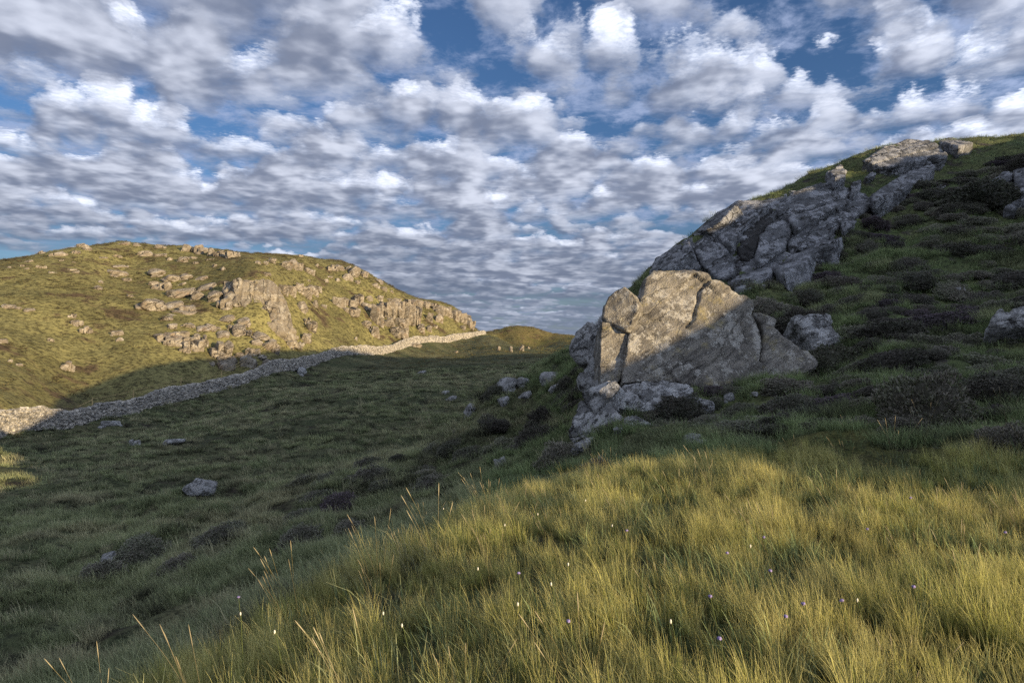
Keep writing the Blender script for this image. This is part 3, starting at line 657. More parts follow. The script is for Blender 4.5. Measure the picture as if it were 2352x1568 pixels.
rock('stone', 247, 972, 48, 14, 'slab', 'grey', 'flat pale stone at the foot of the wall', 'stone', tilt=.8)
rock('stone', 400, 1016, 66, 16, 'slab', 'grey', 'long flat stone in the pasture below the wall', 'stone', tilt=.8)
rock('stone', 308, 1016, 22, 14, 'block', 'grey', 'small stone just left of the long flat pasture stone', 'stone')
rock('stone', 1175, 1090, 40, 30, 'block', 'grey', 'grey stone behind the brow of the sunlit grass', 'stone', at=hit(1150, 1075, 11))
rock('stone', 690, 853, 30, 16, 'slab', 'grey', 'stone tumbled from the wall where its foot bulges', 'stone')

# ------------------------------------------------------------------ cliffs and stones on the sunlit hill
cf = empty('cliff', hit(610, 770)); tag(cf, 'tall sunlit cliff slab in the middle of the left hill', 'cliff')
def cl(poly, d, n, th, vox, par, seed, mat=M_cliff, **kw):
    return outblock('slab', poly, vox, th, mat, seed, 1.9, .05, par, .4, (60, 320), rough=.25, bulge=.05, fac=.2, cells=14, bed=.22, bper=2.2, bang=1.25)
cl([(536, 642), (560, 636), (600, 640), (626, 645), (643, 662), (650, 677), (663, 711), (675, 738), (680, 760), (640, 766), (616, 748), (598, 736), (565, 712), (548, 690), (538, 665)], 119, (.25, -.80, .55), 3, .18, cf, 101)
cl([(618, 748), (640, 728), (668, 735), (682, 756), (684, 774), (660, 780), (638, 772)], 116.5, (.1, -.85, .5), 3, .2, cf, 102)
cl([(512, 644), (540, 642), (544, 668), (550, 694), (536, 698), (520, 684), (504, 664)], 121.5, (-.1, -.85, .5), 3, .2, cf, 103)
cl([(690, 779), (668, 790), (690, 800), (700, 788)], 116, (0, -.8, .6), 3, .2, cf, 105)
crag = empty('crag', hit(920, 760)); tag(crag, 'crag of upright grey pillars on the hill\'s lower flank', 'crag')
PIL = [(885, 590, 32, 140), (915, 545, 52, 95), (962, 552, 72, 115), (1022, 545, 72, 105), (1095, 585, 62, 125), (1140, 590, 42, 118), (962, 632, 64, 62), (1050, 642, 84, 74), (1040, 706, 112, 64), (865, 695, 42, 74), (1010, 690, 60, 60)]
for x, y, w, h in PIL:
    X, Y = c2(x, y); o = rock('pillar' if h > w else 'block', X, Y, w*.36, h*.36, 'block', 'hill', None, None, parent=crag, depth=1.3, sink=.2, tilt=.1)
ledge = empty('crag', hit(1010, 735)); tag(ledge, 'broken rock band along the hill\'s skyline above the wall\'s far end', 'crag')
for x, y, w, h in ((1020, 490, 42, 50), (1090, 492, 85, 52), (1150, 497, 72, 52), (1200, 502, 64, 42), (1300, 542, 64, 62), (1350, 552, 74, 62), (1400, 572, 64, 62), (1450, 592, 74, 62), (1490, 607, 54, 62), (1510, 642, 44, 54), (1260, 515, 50, 30), (970, 476, 42, 28)):
    X, Y = c2(x, y); rock('block', X, Y, w*.36, h*.36, 'block', 'hill', None, None, parent=ledge, depth=1.4, sink=.36, tilt=.2)
band = empty('crag', hit(680, 690)); tag(band, 'short dark-cracked rock band right of the tall cliff slab', 'crag')
for x, y, w, h in ((255, 405, 52, 64), (300, 410, 62, 64), (360, 395, 42, 64), (400, 420, 62, 74), (450, 410, 62, 64), (490, 405, 32, 44)):
    X, Y = c2(x, y); rock('block', X, Y, w*.36, h*.36, 'block', 'hill', None, None, parent=band, depth=1.3, sink=.36, tilt=.2)
band2 = empty('crag', hit(800, 695)); tag(band2, 'cluster of blocky rocks above the pillared crag', 'crag')
for x, y, w, h in ((630, 492, 64, 72), (700, 492, 84, 72), (760, 466, 44, 62), (700, 546, 112, 52)):
    X, Y = c2(x, y); rock('block', X, Y, w*.36, h*.36, 'block', 'hill', None, None, parent=band2, depth=1.3, sink=.36, tilt=.2)
WORDS = 'first second third fourth fifth sixth seventh eighth ninth tenth eleventh twelfth thirteenth fourteenth fifteenth sixteenth seventeenth eighteenth nineteenth twentieth'.split()
WORDS += ['twenty-'+w for w in WORDS[:9]]+['thirtieth']+['thirty-'+w for w in WORDS[:9]]+['fortieth']+['forty-'+w for w in WORDS[:9]]
def series(items, conv, name, kind, text, cat, group, **kw):
    items = sorted(items)
    for k, (x, y, w, h) in enumerate(items):
        X, Y = conv(x, y); f = .3239 if conv is c1 else .34
        kd = kind if kind else ('slab' if w > 2.4*h else random.choice(('boulder', 'block')))
        rock(name, X, Y, w*f*1.05, h*f*1.1, kd, 'hill', text % WORDS[k], cat, group, **kw)
series([(870, 100, 80, 25), (960, 107, 60, 25), (1135, 120, 70, 28), (1320, 135, 70, 55), (1410, 145, 110, 70), (1500, 160, 50, 60), (1550, 175, 70, 50), (1620, 180, 50, 50), (1665, 180, 60, 40), (580, 112, 70, 30), (610, 137, 60, 25), (535, 162, 50, 25),
        (425, 172, 80, 35), (370, 180, 50, 25), (290, 165, 50, 25), (200, 225, 60, 20), (60, 268, 30, 15)], c1, 'rock', None, 'pale rock on the left hill\'s crest, %s from the left along the crest', 'rock', 'rocks along the hill crest', sink=.36)
series([(430, 218, 30, 15), (155, 257, 25, 15), (265, 265, 30, 22), (300, 268, 45, 25), (190, 277, 25, 15), (1020, 170, 100, 45), (825, 186, 60, 18), (1130, 183, 80, 25), (1200, 208, 40, 25), (1290, 215, 80, 45), (1385, 238, 35, 22), (1485, 212, 60, 12), (1360, 200, 70, 18),
        (1520, 258, 30, 25), (1580, 280, 45, 28), (1830, 235, 45, 25), (1880, 235, 30, 22), (1920, 215, 50, 35), (725, 198, 60, 12), (370, 305, 50, 15), (530, 300, 45, 18), (505, 285, 60, 15), (840, 258, 110, 18), (520, 232, 25, 8)], c1, 'stone', None,
       'pale stone in the turf just under the hill crest, %s from the left', 'stone', 'stones under the hill crest')
series([(810, 303, 170, 35), (1095, 305, 130, 55), (1200, 340, 130, 45), (1310, 335, 90, 45), (1420, 345, 90, 30), (1290, 385, 50, 20), (890, 355, 50, 22), (715, 370, 25, 18), (695, 412, 45, 30), (1090, 385, 70, 35), (1150, 400, 100, 60), (1270, 450, 170, 70), (1400, 470, 90, 60), (920, 472, 40, 22), (1450, 410, 140, 50), (1520, 470, 140, 70), (1600, 520, 110, 80)],
       c1, 'rock', None, 'rounded outcrop rock left of the tall cliff, %s from the left', 'rock', 'outcrop rocks left of the cliff', depth=1.4, tilt=.6)
series([(1060, 525, 190, 75), (1200, 535, 150, 50), (1330, 555, 120, 40), (1290, 580, 220, 25), (1185, 625, 80, 28), (1215, 685, 60, 42), (1600, 630, 100, 40), (1720, 660, 90, 50), (1630, 690, 50, 30), (1710, 710, 120, 60), (1570, 740, 90, 35), (1430, 700, 100, 30), (1330, 675, 90, 25), (1500, 690, 80, 40), (1830, 750, 120, 40)],
       c1, 'flat_rock', 'slab', 'yellowish flat ledge rock on the mid slope below the outcrop, %s from the left', 'rock', 'yellow ledge rocks on the mid slope', depth=1.6, tilt=.6)
series([(1150, 760, 110, 60), (1250, 790, 150, 70), (1350, 820, 120, 80), (1380, 770, 80, 60), (1440, 790, 50, 85), (1540, 845, 145, 115), (1270, 740, 90, 40), (1190, 800, 60, 40), (1300, 850, 80, 40)],
       c1, 'rock', 'block', 'jumbled rock at the foot of the hill above the shadow edge, %s from the left', 'rock', 'jumbled rocks above the shadow edge', depth=1.2, tilt=.4)
series([(1565, 905, 75, 55), (1600, 962, 115, 75), (1650, 930, 54, 64), (1700, 890, 64, 38), (1740, 932, 84, 84), (1782, 952, 54, 64), (1780, 865, 74, 38), (1890, 950, 94, 58), (1910, 822, 114, 64), (1820, 800, 74, 44), (1500, 952, 54, 28), (1860, 905, 64, 34)],
       c1, 'rock', None, 'grey fallen rock in shadow just behind the wall, %s from the left', 'rock', 'fallen rocks in shadow behind the wall', tilt=.3)
HS = [('pale square block standing alone on the lower left hill', 465, 970, 92, 74, 'block'), ('small pale stone above the lone square block', 350, 782, 52, 27, 'slab'), ('pale stone at the left edge, mid height of the hill', 12, 792, 62, 32, 'slab'),
      ('dark split rock on the left hill, upper part', 540, 665, 72, 44, 'block'), ('dark split rock on the left hill, lower part', 600, 712, 90, 56, 'block'), ('brown rock above the dark split rocks', 505, 612, 54, 32, 'block'), ('low brown rock in heather right of the dark split rocks', 820, 737, 84, 42, 'slab'),
      ('pale rock under the low brown rock in heather', 842, 782, 54, 32, 'boulder'), ('rock showing in a bare earth bank near the left edge', 70, 548, 120, 36, 'slab'), ('flat rock beside the bare earth bank', 190, 570, 92, 26, 'slab'), ('little stone near the left edge above the wall', 70, 932, 32, 22, 'boulder'),
      ('thin stone in turf near the left edge above the wall', 130, 960, 54, 18, 'slab')]
for lb, x, y, w, h, kd in HS:
    X, Y = c1(x, y); rock('stone', X, Y, w*.3239, h*.3239, kd, 'hill', lb, 'stone', sink=.32)
series([(80, 222, 40, 25), (132, 224, 35, 22), (168, 208, 55, 35), (270, 240, 70, 60), (320, 235, 70, 70), (355, 250, 40, 50), (410, 275, 40, 35), (440, 288, 55, 35), (140, 300, 60, 20), (365, 178, 35, 18), (480, 240, 30, 20), (580, 255, 80, 45), (640, 262, 50, 35), (730, 285, 90, 70),
        (680, 322, 80, 45), (790, 300, 60, 40), (752, 355, 30, 25), (540, 345, 40, 25), (425, 345, 25, 12), (565, 320, 40, 12), (900, 350, 80, 30), (870, 375, 70, 30), (930, 400, 50, 30), (985, 420, 30, 18), (620, 340, 35, 20), (700, 265, 60, 40)],
       c2, 'rock', None, 'pale rock on the hill\'s upper right shoulder, %s from the left', 'rock', 'rocks on the hill shoulder', sink=.36)
series([(830, 462, 64, 34), (905, 466, 44, 38), (380, 522, 94, 64), (470, 502, 44, 44), (525, 520, 44, 24), (830, 520, 120, 44), (810, 640, 74, 48), (1180, 666, 64, 58), (1235, 669, 54, 40), (1240, 596, 34, 64), (1300, 602, 64, 64), (1280, 656, 28, 18), (1465, 664, 44, 30),
        (440, 656, 54, 74), (410, 622, 38, 54), (405, 732, 84, 58), (300, 772, 54, 54), (740, 736, 34, 28), (160, 782, 114, 74), (40, 832, 94, 54), (140, 906, 94, 54), (25, 902, 74, 64)],
       c2, 'rock', None, 'rock on the hill\'s lower flank between cliff and wall end, %s from the left', 'rock', 'rocks on the lower flank', sink=.36)
FS = [('pale boulder against the foot of the wall\'s sunlit stretch', 1150, 783, 94, 42, 'boulder'), ('small dark stone in the sunlit far pasture', 1420, 823, 48, 20, 'slab'), ('pale upright rock on the far knoll, leftmost of three', 1710, 803, 30, 40, 'boulder'),
      ('pale upright rock on the far knoll, middle of three', 1790, 808, 27, 48, 'boulder'), ('pale upright rock on the far knoll, largest of three', 1865, 803, 47, 58, 'boulder'), ('small stone just right of the three far knoll rocks', 1910, 797, 27, 17, 'boulder')]
for lb, x, y, w, h, kd in FS:
    X, Y = c2(x, y); rock('stone', X, Y, w*.28, h*.28, kd, 'hill', lb, 'stone')

# ------------------------------------------------------------------ dry stone wall
M_wall = gneiss('wall_stone', (.19, .178, .162), (.42, .395, .355), (.52, .495, .455), .35, .3, 0, scale=1.2, tone=True)
m_, t_ = new_mat('wall_core'); finish(t_, (.02, .018, .016), .95); M_core = m_
def unit_stone(seed):
    r_ = np.random.default_rng(seed); bm = bmesh.new(); bmesh.ops.create_cube(bm, size=2.0)
    bmesh.ops.bevel(bm, geom=bm.edges[:], offset=.22, segments=1, affect='EDGES', clamp_overlap=True)
    bmesh.ops.triangulate(bm, faces=bm.faces)
    V = np.array([v.co[:] for v in bm.verts]); F = np.array([[v.index for v in f.verts] for f in bm.faces]); bm.free()
    V = V + .16*np.stack([pn3(V*.9+seed*3), pn3(V*.9+seed*5+40), pn3(V*.9+seed*7+80)], 1)*2
    return V*.5, F
US = [unit_stone(i) for i in range(10)]
UM = [mesh_from('stone', V, F, False, M_wall) for V, F in US]
seg = np.linalg.norm(np.diff(WL, axis=0), axis=1); cum = np.r_[0, np.cumsum(seg)]; LEN = cum[-1]
def wall_at(s):
    x = np.interp(s, cum, WL[:, 0]); y = np.interp(s, cum, WL[:, 1]); x2 = np.interp(min(s+1, LEN), cum, WL[:, 0]); y2 = np.interp(min(s+1, LEN), cum, WL[:, 1])
    x1 = np.interp(max(s-1, 0), cum, WL[:, 0]); y1 = np.interp(max(s-1, 0), cum, WL[:, 1]); t = norm([x2-x1, y2-y1]); return x, y, t
SS = np.arange(0, LEN+.5, .5); WPTS = [wall_at(s) for s in SS]; WZ = np.array([float(H(p[0], p[1])[0]) for p in WPTS])
wz = lambda s: np.interp(s, SS, np.convolve(np.pad(WZ, 6, 'edge'), np.ones(13)/13, 'valid'))
WH = 1.42
wtop = lambda s: WH + .16*math.sin(s*.21)+.12*math.sin(s*.53+1)+.06*math.sin(s*1.7)
stones = []
r2 = np.random.default_rng(5)
for side in (1, -1):
    z = -.25
    while z < 1.9:
        ch = r2.uniform(.14, .25)
        if side < 0 and z < 1.0: z += ch; continue
        s = r2.uniform(0, .4)
        while s < LEN:
            L = r2.uniform(.22, .68)*(1.15 if z < .5 else .9); top = wtop(s)
            if z+ch*.6 < top:
                x, y, t = wall_at(s+L/2); nrm_ = np.array([t[1], -t[0]])*side
                hh = ch*r2.uniform(.85, 1.25); off = .32-.10*z/WH+r2.uniform(-.09, .09)
                stones.append((x+nrm_[0]*off, y+nrm_[1]*off, wz(s+L/2)+z+ch/2+r2.uniform(-.03, .03), L*.96, .42, hh*.92, math.atan2(t[1], t[0])+r2.uniform(-.07, .07), r2.uniform(-.12, .12), r2.uniform(-.12, .12)))
            s += L*r2.uniform(.92, 1.0)
        z += ch*.93
s = 0
while s < LEN:                                                     # cope of tilted stones on edge
    L = r2.uniform(.14, .34); x, y, t = wall_at(s)
    stones.append((x, y, wz(s)+wtop(s)+.06+r2.uniform(-.04, .08), L, .55, r2.uniform(.18, .32), math.atan2(t[1], t[0])+r2.uniform(-.15, .15), r2.uniform(-.15, .15), r2.uniform(-.35, .35)))
    s += L*1.05
stones = np.array(stones)
wob = empty('stone_wall', (WL[1, 0], WL[1, 1], float(wz(cum[1])))); tag(wob, 'dry stone wall climbing from the left edge to the notch', 'stone wall')
WO = np.array(wob.location)
def smat(st): return Matrix.Translation(st[:3]-WO) @ Matrix.Rotation(st[6], 4, 'Z') @ Matrix.Rotation(st[7], 4, 'X') @ Matrix.Rotation(st[8], 4, 'Y') @ Matrix.Diagonal((st[3], st[4], st[5], 1))
dist = np.hypot(stones[:, 0], stones[:, 1]); pxs = 1176+stones[:, 0]/stones[:, 1]*F0
vis = (pxs > -10) & (stones[:, 2] - np.array([wz(0)]*len(stones)) > -99)
order = np.argsort(np.where(vis, dist - 4*stones[:, 3]*stones[:, 5]*10, 1e9))
side_front = np.ones(len(stones), bool)
near = set(); rest = []
for i in order:
    x, y = stones[i, :2]
    if len(near) < 300 and vis[i] and stones[i, 3]*stones[i, 5] > .07 and left_of_wall(x, y) < .05: near.add(i)
for i in range(len(stones)):
    if i in near:
        o = bpy.data.objects.new('stone', UM[i % 10]); o.matrix_local = smat(stones[i]); link(o, wob); o.matrix_local = smat(stones[i])
    else: rest.append(i)
VV, FF, b0 = [], [], 0
for i in rest:
    V, F = US[i % 10]; M = np.array(smat(stones[i])); VV.append(V@M[:3, :3].T+M[:3, 3]); FF.append(F+b0); b0 += len(V)
o = mesh_obj('wall_stones', np.vstack(VV), np.vstack(FF), False, M_wall, wob); o['kind'] = 'stuff'
tn_ = o.data.attributes.new('tone', 'FLOAT', 'POINT'); tn_.data.foreach_set('value', np.repeat(r2.random(len(rest)), [len(US[i % 10][0]) for i in rest]).astype(np.float32))
cv, cfc = [], []
for k, s in enumerate(SS):
    x, y, t = WPTS[k]; n_ = np.array([t[1], -t[0]]); zb = wz(s)
    for off, zz in ((.36, -.5), (.24, wtop(s)-.08), (-.24, wtop(s)-.08), (-.36, -.5)): cv.append((x+n_[0]*off-WO[0], y+n_[1]*off-WO[1], zb+zz-WO[2]))
    if k: cfc += [[(k-1)*4+j, k*4+j, k*4+j+1, (k-1)*4+j+1] for j in range(3)]
mesh_obj('core', cv, cfc, False, M_core, wob)

# ------------------------------------------------------------------ wire fence behind the wall
m_, t_ = new_mat('fence_wood'); finish(t_, t_.mix(t_.noise(t_.node('ShaderNodeNewGeometry').outputs['Position'], 9, 4), (.30, .22, .10), (.42, .33, .17)), .8); M_fence = m_
def tube(pts, r, seg=6):
    pts = np.array(pts, float); V, F = [], []
    for i, p in enumerate(pts):
        t = norm(pts[min(i+1, len(pts)-1)]-pts[max(i-1, 0)]); a = norm(np.cross(t, [.3, .2, 1] if abs(t[2]) < .9 else [1, 0, 0])); b = np.cross(t, a)
        rr_ = r[i] if hasattr(r, '__len__') else r
        for k in range(seg): V.append(p+rr_*(a*math.cos(2*math.pi*k/seg)+b*math.sin(2*math.pi*k/seg)))
    n = len(pts)
    for i in range(n-1):
        for k in range(seg): F.append([i*seg+k, i*seg+(k+1) % seg, (i+1)*seg+(k+1) % seg, (i+1)*seg+k])
    return np.array(V), np.array(F)
fb = []
for s in np.linspace(28, 74, 7):
    x, y, t = wall_at(s); n_ = np.array([-t[1], t[0]])*3.6; X, Y = x+n_[0], y+n_[1]; fb.append(np.array([X, Y, float(H(X, Y)[0])]))
fo = empty('wire_fence', fb[0]); tag(fo, 'thin two-wire fence on posts just behind the shaded wall', 'fence')
for k, p in enumerate(fb):
    q = p-fb[0]; V, F = tube([q-[0, 0, .3], q+[0, 0, .6], q+[.02, .01, 1.25]], [.07, .065, .06], 7); mesh_obj('post', V, F, True, M_fence, fo)
V, F = tube([fb[0]-fb[0]+[-1.5, -.9, 0.1], [0, 0, 1.0]], .05); mesh_obj('brace', V, F, True, M_fence, fo)
for hgt in (1.15, .75):
    pts = []
    for a, b in zip(fb[:-1], fb[1:]):
        for u in np.linspace(0, 1, 8, endpoint=False): pts.append(a*(1-u)+b*u-fb[0]+np.array([0, 0, hgt-.10*4*u*(1-u)]))
    pts.append(fb[-1]-fb[0]+[0, 0, hgt]); V, F = tube(pts, .022, 5); mesh_obj('wire', V, F, True, M_fence, fo)

# ------------------------------------------------------------------ heather
def plant_mat(name, root, mid, tip, alt, translucent=.25, nscale=.5, altw=.5, patch=None, straw=None):
    """Thin leaf: colour runs root to tip, varies from blade to blade and from patch to patch."""
    m, t = new_mat(name)
    a = t.node('ShaderNodeAttribute', attribute_name='along').outputs['Fac']; b = t.node('ShaderNodeAttribute', attribute_name='blade').outputs['Fac']
    pos = t.node('ShaderNodeNewGeometry').outputs['Position']; rnd = t.node('ShaderNodeObjectInfo').outputs['Random']
    pn = t.noise(pos, nscale, 4, .6)
    k = t.m('ADD', t.m('MULTIPLY', pn, .9), t.m('ADD', t.m('MULTIPLY', b, .35), t.m('MULTIPLY', rnd, .25)))
    md = t.mix(t.ss(k, .50, 1.0, 0, altw*2 if altw < .5 else 1), mid, alt)
    if patch is not None:
        md = t.mix(t.ss(t.noise(t.v('MULTIPLY', t.v('ADD', pos, (13, 4, 0)), (.7, 1.3, 1)), nscale*1.2, 5, .65), .53, .60, 0, .85), md, patch)
        md = t.mix(t.ss(t.noise(t.v('MULTIPLY', t.v('ADD', pos, (3, 34, 0)), (.7, 1.3, 1)), nscale*.8, 5, .65), .54, .62, 0, .8), md, straw)
    col = t.mix(t.lin(a, 0, .5), root, md); col = t.mix(t.lin(a, .6, 1.0, 0, .75), col, tip)
    col = t.mix(1.0, col, t.mix(t.m('FRACT', t.m('MULTIPLY', rnd, 7.31)), (.55, .55, .55), (1.38, 1.38, 1.32)), 'MULTIPLY')
    d = t.node('ShaderNodeBsdfPrincipled'); t.put(d.inputs['Base Color'], col); d.inputs['Roughness'].default_value = .75; d.inputs['Specular IOR Level'].default_value = .15
    tr = t.node('ShaderNodeBsdfTranslucent'); t.put(tr.inputs[0], col)
    mx = t.node('ShaderNodeMixShader'); mx.inputs[0].default_value = translucent; t.l.new(d.outputs[0], mx.inputs[1]); t.l.new(tr.outputs[0], mx.inputs[2])
    t.l.new(mx.outputs[0], t.node('ShaderNodeOutputMaterial').inputs[0]); return m
M_heath = plant_mat('heather', (.026, .024, .018), (.125, .11, .09), (.28, .25, .23), (.105, .12, .068), .1, 1.3)
M_heath2 = plant_mat('heather_in_flower', (.02, .018, .015), (.08, .066, .066), (.19, .14, .20), (.085, .07, .065), .1, 1.3)
def with_attr(me, **kw):
    for k, v in kw.items():
        at = me.attributes.new(k, 'FLOAT', 'POINT'); at.data.foreach_set('value', np.asarray(v, np.float32))
    return me
def bush_mesh(seed, sprigs=2600, mat=M_heath, spr=.085):
    r_ = np.random.default_rng(seed); V, F, A, B = [], [], [], []
    u = r_.normal(size=(sprigs, 3)); u[:, 2] = np.abs(u[:, 2]); u /= np.linalg.norm(u, axis=1)[:, None]
    lump = 1+.34*fbm3(u*1.5+seed*3.1, 3)+.24*fbm3(u*4+seed, 2)
    base = u*lump[:, None]*r_.uniform(.82, 1.0, (sprigs, 1))
    ax = u*np.array([1, 1, .6])+r_.normal(size=(sprigs, 3))*.45+np.array([0, 0, .45]); ax /= np.linalg.norm(ax, axis=1)[:, None]
    n = 0
    for k in range(3):
        sd = r_.normal(size=(sprigs, 3)); sd -= ax*(sd*ax).sum(1)[:, None]; sd /= np.linalg.norm(sd, axis=1)[:, None]
        L = spr*r_.uniform(.7, 1.6, (sprigs, 1)); w = spr*.30*r_.uniform(.6, 1.3, (sprigs, 1)); a2 = ax+sd*.35*(k-1)
        P0 = base-sd*w; P1 = base+sd*w; P2 = base+a2*L
        V.append(np.stack([P0, P1, P2], 1).reshape(-1, 3)); F.append(np.arange(sprigs*3).reshape(-1, 3)+n); n += sprigs*3
        A.append(np.tile([.35, .35, 1.0], sprigs)); B.append(np.repeat(r_.uniform(0, 1, sprigs), 3))
    iv, if_ = ico(3); keep = iv[:, 2] > -.35; iv2 = iv*(1+.30*fbm3(np.abs(iv)*[1, 1, 1]*1.5*np.sign(iv)+seed*3.1, 3)+.02)[:, None]*.88
    if_ = if_[keep[if_].all(1)]; V.append(iv2); F.append(if_+n); A.append(np.full(len(iv2), .12)); B.append(np.full(len(iv2), .3))
    V = np.vstack(V); V[:, 2] = np.where(V[:, 2] > 0, V[:, 2], V[:, 2])
    return with_attr(mesh_from('heather', V, np.vstack(F), False, mat), along=np.concatenate(A), blade=np.concatenate(B))
BUSH = [bush_mesh(i) for i in range(5)]; BUSHF = [bush_mesh(20+i, mat=M_heath2) for i in range(2)]
HEATH = []
def heather(p, rad, hgt, label, group=None, flower=False, rz=None):
    me = random.choice(BUSHF if flower else BUSH); o = bpy.data.objects.new('heather_bush', me)
    o.location = p-np.array([0, 0, .10*hgt]); n = tnormal(p[0], p[1], .8); upv = Vector((0, 0, 1)).lerp(Vector(n), .8)
    o.rotation_euler = (upv.to_track_quat('Z', 'Y') @ Matrix.Rotation(random.uniform(0, 6.28) if rz is None else rz, 3, 'Z').to_quaternion()).to_euler()
    o.scale = (rad*random.uniform(.9, 1.2), rad*random.uniform(.8, 1.0), hgt); link(o); tag(o, label, 'heather', group); HEATH.append((p[0], p[1], rad)); return o
NAMED = [(2120, 925, 105, 95, 'largest domed heather mound in the grass before the hillside', 0), (2080, 985, 70, 40, 'low heather patch under the largest domed mound', 0), (2290, 890, 80, 45, 'heather mound right of the largest domed one', 0), (2310, 1040, 70, 45, 'dark heather at the right edge above the sunlit grass', 0),
         (2260, 448, 75, 42, 'big dark heather bush beside the right-edge crag', 0), (2345, 385, 45, 36, 'dark heather crown on top of the right-edge crag', 0), (2005, 515, 36, 24, 'purple flowering heather tuft below the outcrop', 1), (1905, 830, 75, 45, 'dark heather between the two boulders\' feet', 0),
         (1835, 745, 65, 45, 'heather growing between the sunlit and grey boulders', 0), (1860, 855, 55, 30, 'heather at the right foot of the sunlit boulder', 0), (1560, 940, 75, 40, 'dark heather cushion in front of the pale ledge', 0), (1250, 965, 45, 40, 'dark heather mound left of the pale ledge', 0),
         (1235, 1005, 50, 40, 'overhanging dark heather below the ledge\'s left side', 0), (1285, 1045, 45, 35, 'heather hugging the ledge\'s lower left corner', 0), (1300, 880, 30, 18, 'small heather mound on the spur near the boulder', 0), (1380, 1075, 50, 25, 'heather in front of the ledge\'s lowest slab', 0),
         (325, 1265, 60, 34, 'heather bush with a sunlit golden top', 0), (235, 1310, 55, 30, 'heather bush below the one with a golden top', 0), (410, 1297, 55, 25, 'low heather just right of the golden-topped bush', 0), (505, 1285, 50, 16, 'flat heather strip farther right of the golden-topped bush', 0),
         (690, 1232, 55, 28, 'heather mound just over the brow of sunlit grass', 0), (800, 1215, 50, 22, 'dark heather behind the sunlit brow', 0), (510, 1225, 60, 24, 'grey heather patch down the slope', 0), (780, 1150, 45, 22, 'purple-grey heather mound on the lower slope', 1), (700, 1190, 55, 25, 'grey heather beside the purple-grey mound', 0),
         (850, 1095, 55, 28, 'dark heather dome on the lower slope', 0), (990, 1120, 60, 30, 'black heather hollow behind the brow', 0), (1080, 1045, 45, 22, 'heather mound on the slope below the spur', 0), (1120, 960, 25, 14, 'heather tuft on the slope by the lone grey boulder', 0), (1640, 925, 30, 14, 'mossy heather at the boulder face\'s foot', 0)]
for x, y, w, h, lb, fl in NAMED:
    p = hit(x, y+h*.35, 8.5); s = p[1]/F0; heather(p, w*s*.95, h*s*1.15, lb, None, bool(fl))
EXCL = [OUTLINE, poly4(1380, 235, 1640, 95, 1780, 100, 1900, 190, 1870, 215, 1640, 255), poly4(2290, 275, 2420, 150, 2450, 460, 2305, 470)]
EXCL += [poly3(600, 500, 900, 150, 1300, 180, 1600, 350, 2020, 760, 1850, 860, 1340, 925, 720, 900, 540, 940), poly3(650, 1050, 740, 905, 1050, 888, 1205, 990, 1335, 1030, 1100, 1020, 840, 1090), poly3(365, 1260, 410, 1040, 640, 905, 690, 1110, 560, 1200, 400, 1310), poly3(1860, 455, 2080, 440, 2170, 655, 1990, 690)]
def bare(x, y, z, grow=0):
    """True where rock covers the ground."""
    px = 1176+x/y*F0; py = 784-(z-EYE)/y*F0; b = np.zeros(x.shape, bool)
    for k, p in enumerate(EXCL):
        lo, hi = (20, 40) if k < 3 else (13, 19.5); b |= in_poly(px, py, p) & (y > lo) & (y < hi)
    for rx, ry, rad in ROCKS: b |= np.hypot(x-rx, y-ry) < rad*.75
    return b
ROWS = {}
r3 = np.random.default_rng(21); taken = []
cand = 0
while len(taken) < 235 and cand < 9000:
    cand += 1; d = r3.uniform(10.5, 38); x = d*r3.uniform(.0, .80); 
    if hillside(np.array([x]), np.array([d]))[0] < .6: continue
    if fbm2(np.array([x/4.0+2]), np.array([d/4.0]), 2)[0] < r3.uniform(-.55, .35): continue
    if d > .86*np.interp(1176+x/d*F0, [c[0] for c in CRESTR[::-1]], [c[2] for c in CRESTR[::-1]]): continue
    z = float(H(x, d)[0]); rad = r3.uniform(.30, .85)*(1.0 if d > 15 else .8)
    if d > 15 and in_poly(np.array([1176+x/d*F0]), np.array([784-(z-EYE)/d*F0]), EXCL[3])[0]: continue
    if bare(np.array([x]), np.array([d]), np.array([z]))[0] or any(math.hypot(x-a, d-b) < (rad+c)*.62 for a, b, c in taken+HEATH): continue
    taken.append((x, d, rad)); fl = r3.random() < .10; ppx, ppy = 1176+x/d*F0, 784-(z-EYE)/d*F0
    where = ('around the big boulder' if ppx < 1950 and ppy > 640 else 'just under the long outcrop' if ppx < 2000 else 'high under the crest' if ppy < 480 else 'in the middle of the hillside' if ppy < 690 else 'low on the hillside by the open grass')
    lb = '%s %s heather mound %s' % ('broad' if rad > .6 else 'small', 'purplish' if fl else 'dark', where)
    ROWS.setdefault(lb, []).append((ppx, heather(np.array([x, d, z]), rad, rad*r3.uniform(.28, .45), lb, 'heather mounds on the shaded hillside', fl)))
r3 = np.random.default_rng(22); n2 = 0
for _ in range(600):
    if n2 >= 40: break
    d = r3.uniform(17, 34); x = d*r3.uniform(-.35, .12)
    if hillside(np.array([x]), np.array([d]))[0] > .5 or x < -9+.02*d: continue
    z = float(H(x, d)[0]); rad = r3.uniform(.25, .6)
    if bare(np.array([x]), np.array([d]), np.array([z]))[0] or any(math.hypot(x-a, d-b) < (rad+c)*.8 for a, b, c in HEATH): continue
    if z < -3.2: continue
    n2 += 1; lb = 'small dark heather clump on the slope below the spur'; ROWS.setdefault(lb, []).append((1176+x/d*F0, heather(np.array([x, d, z]), rad, rad*.5, lb, 'heather clumps on the lower slope')))

def ordinals(rows):
    for lb, lst in rows.items():
        lst.sort(key=lambda t: t[0])
        for k, (_, o) in enumerate(lst):
            if len(lst) > 1: o['label'] = '%s, %s from the left' % (lb, WORDS[k]) if k < len(WORDS) else lb
ordinals(ROWS)

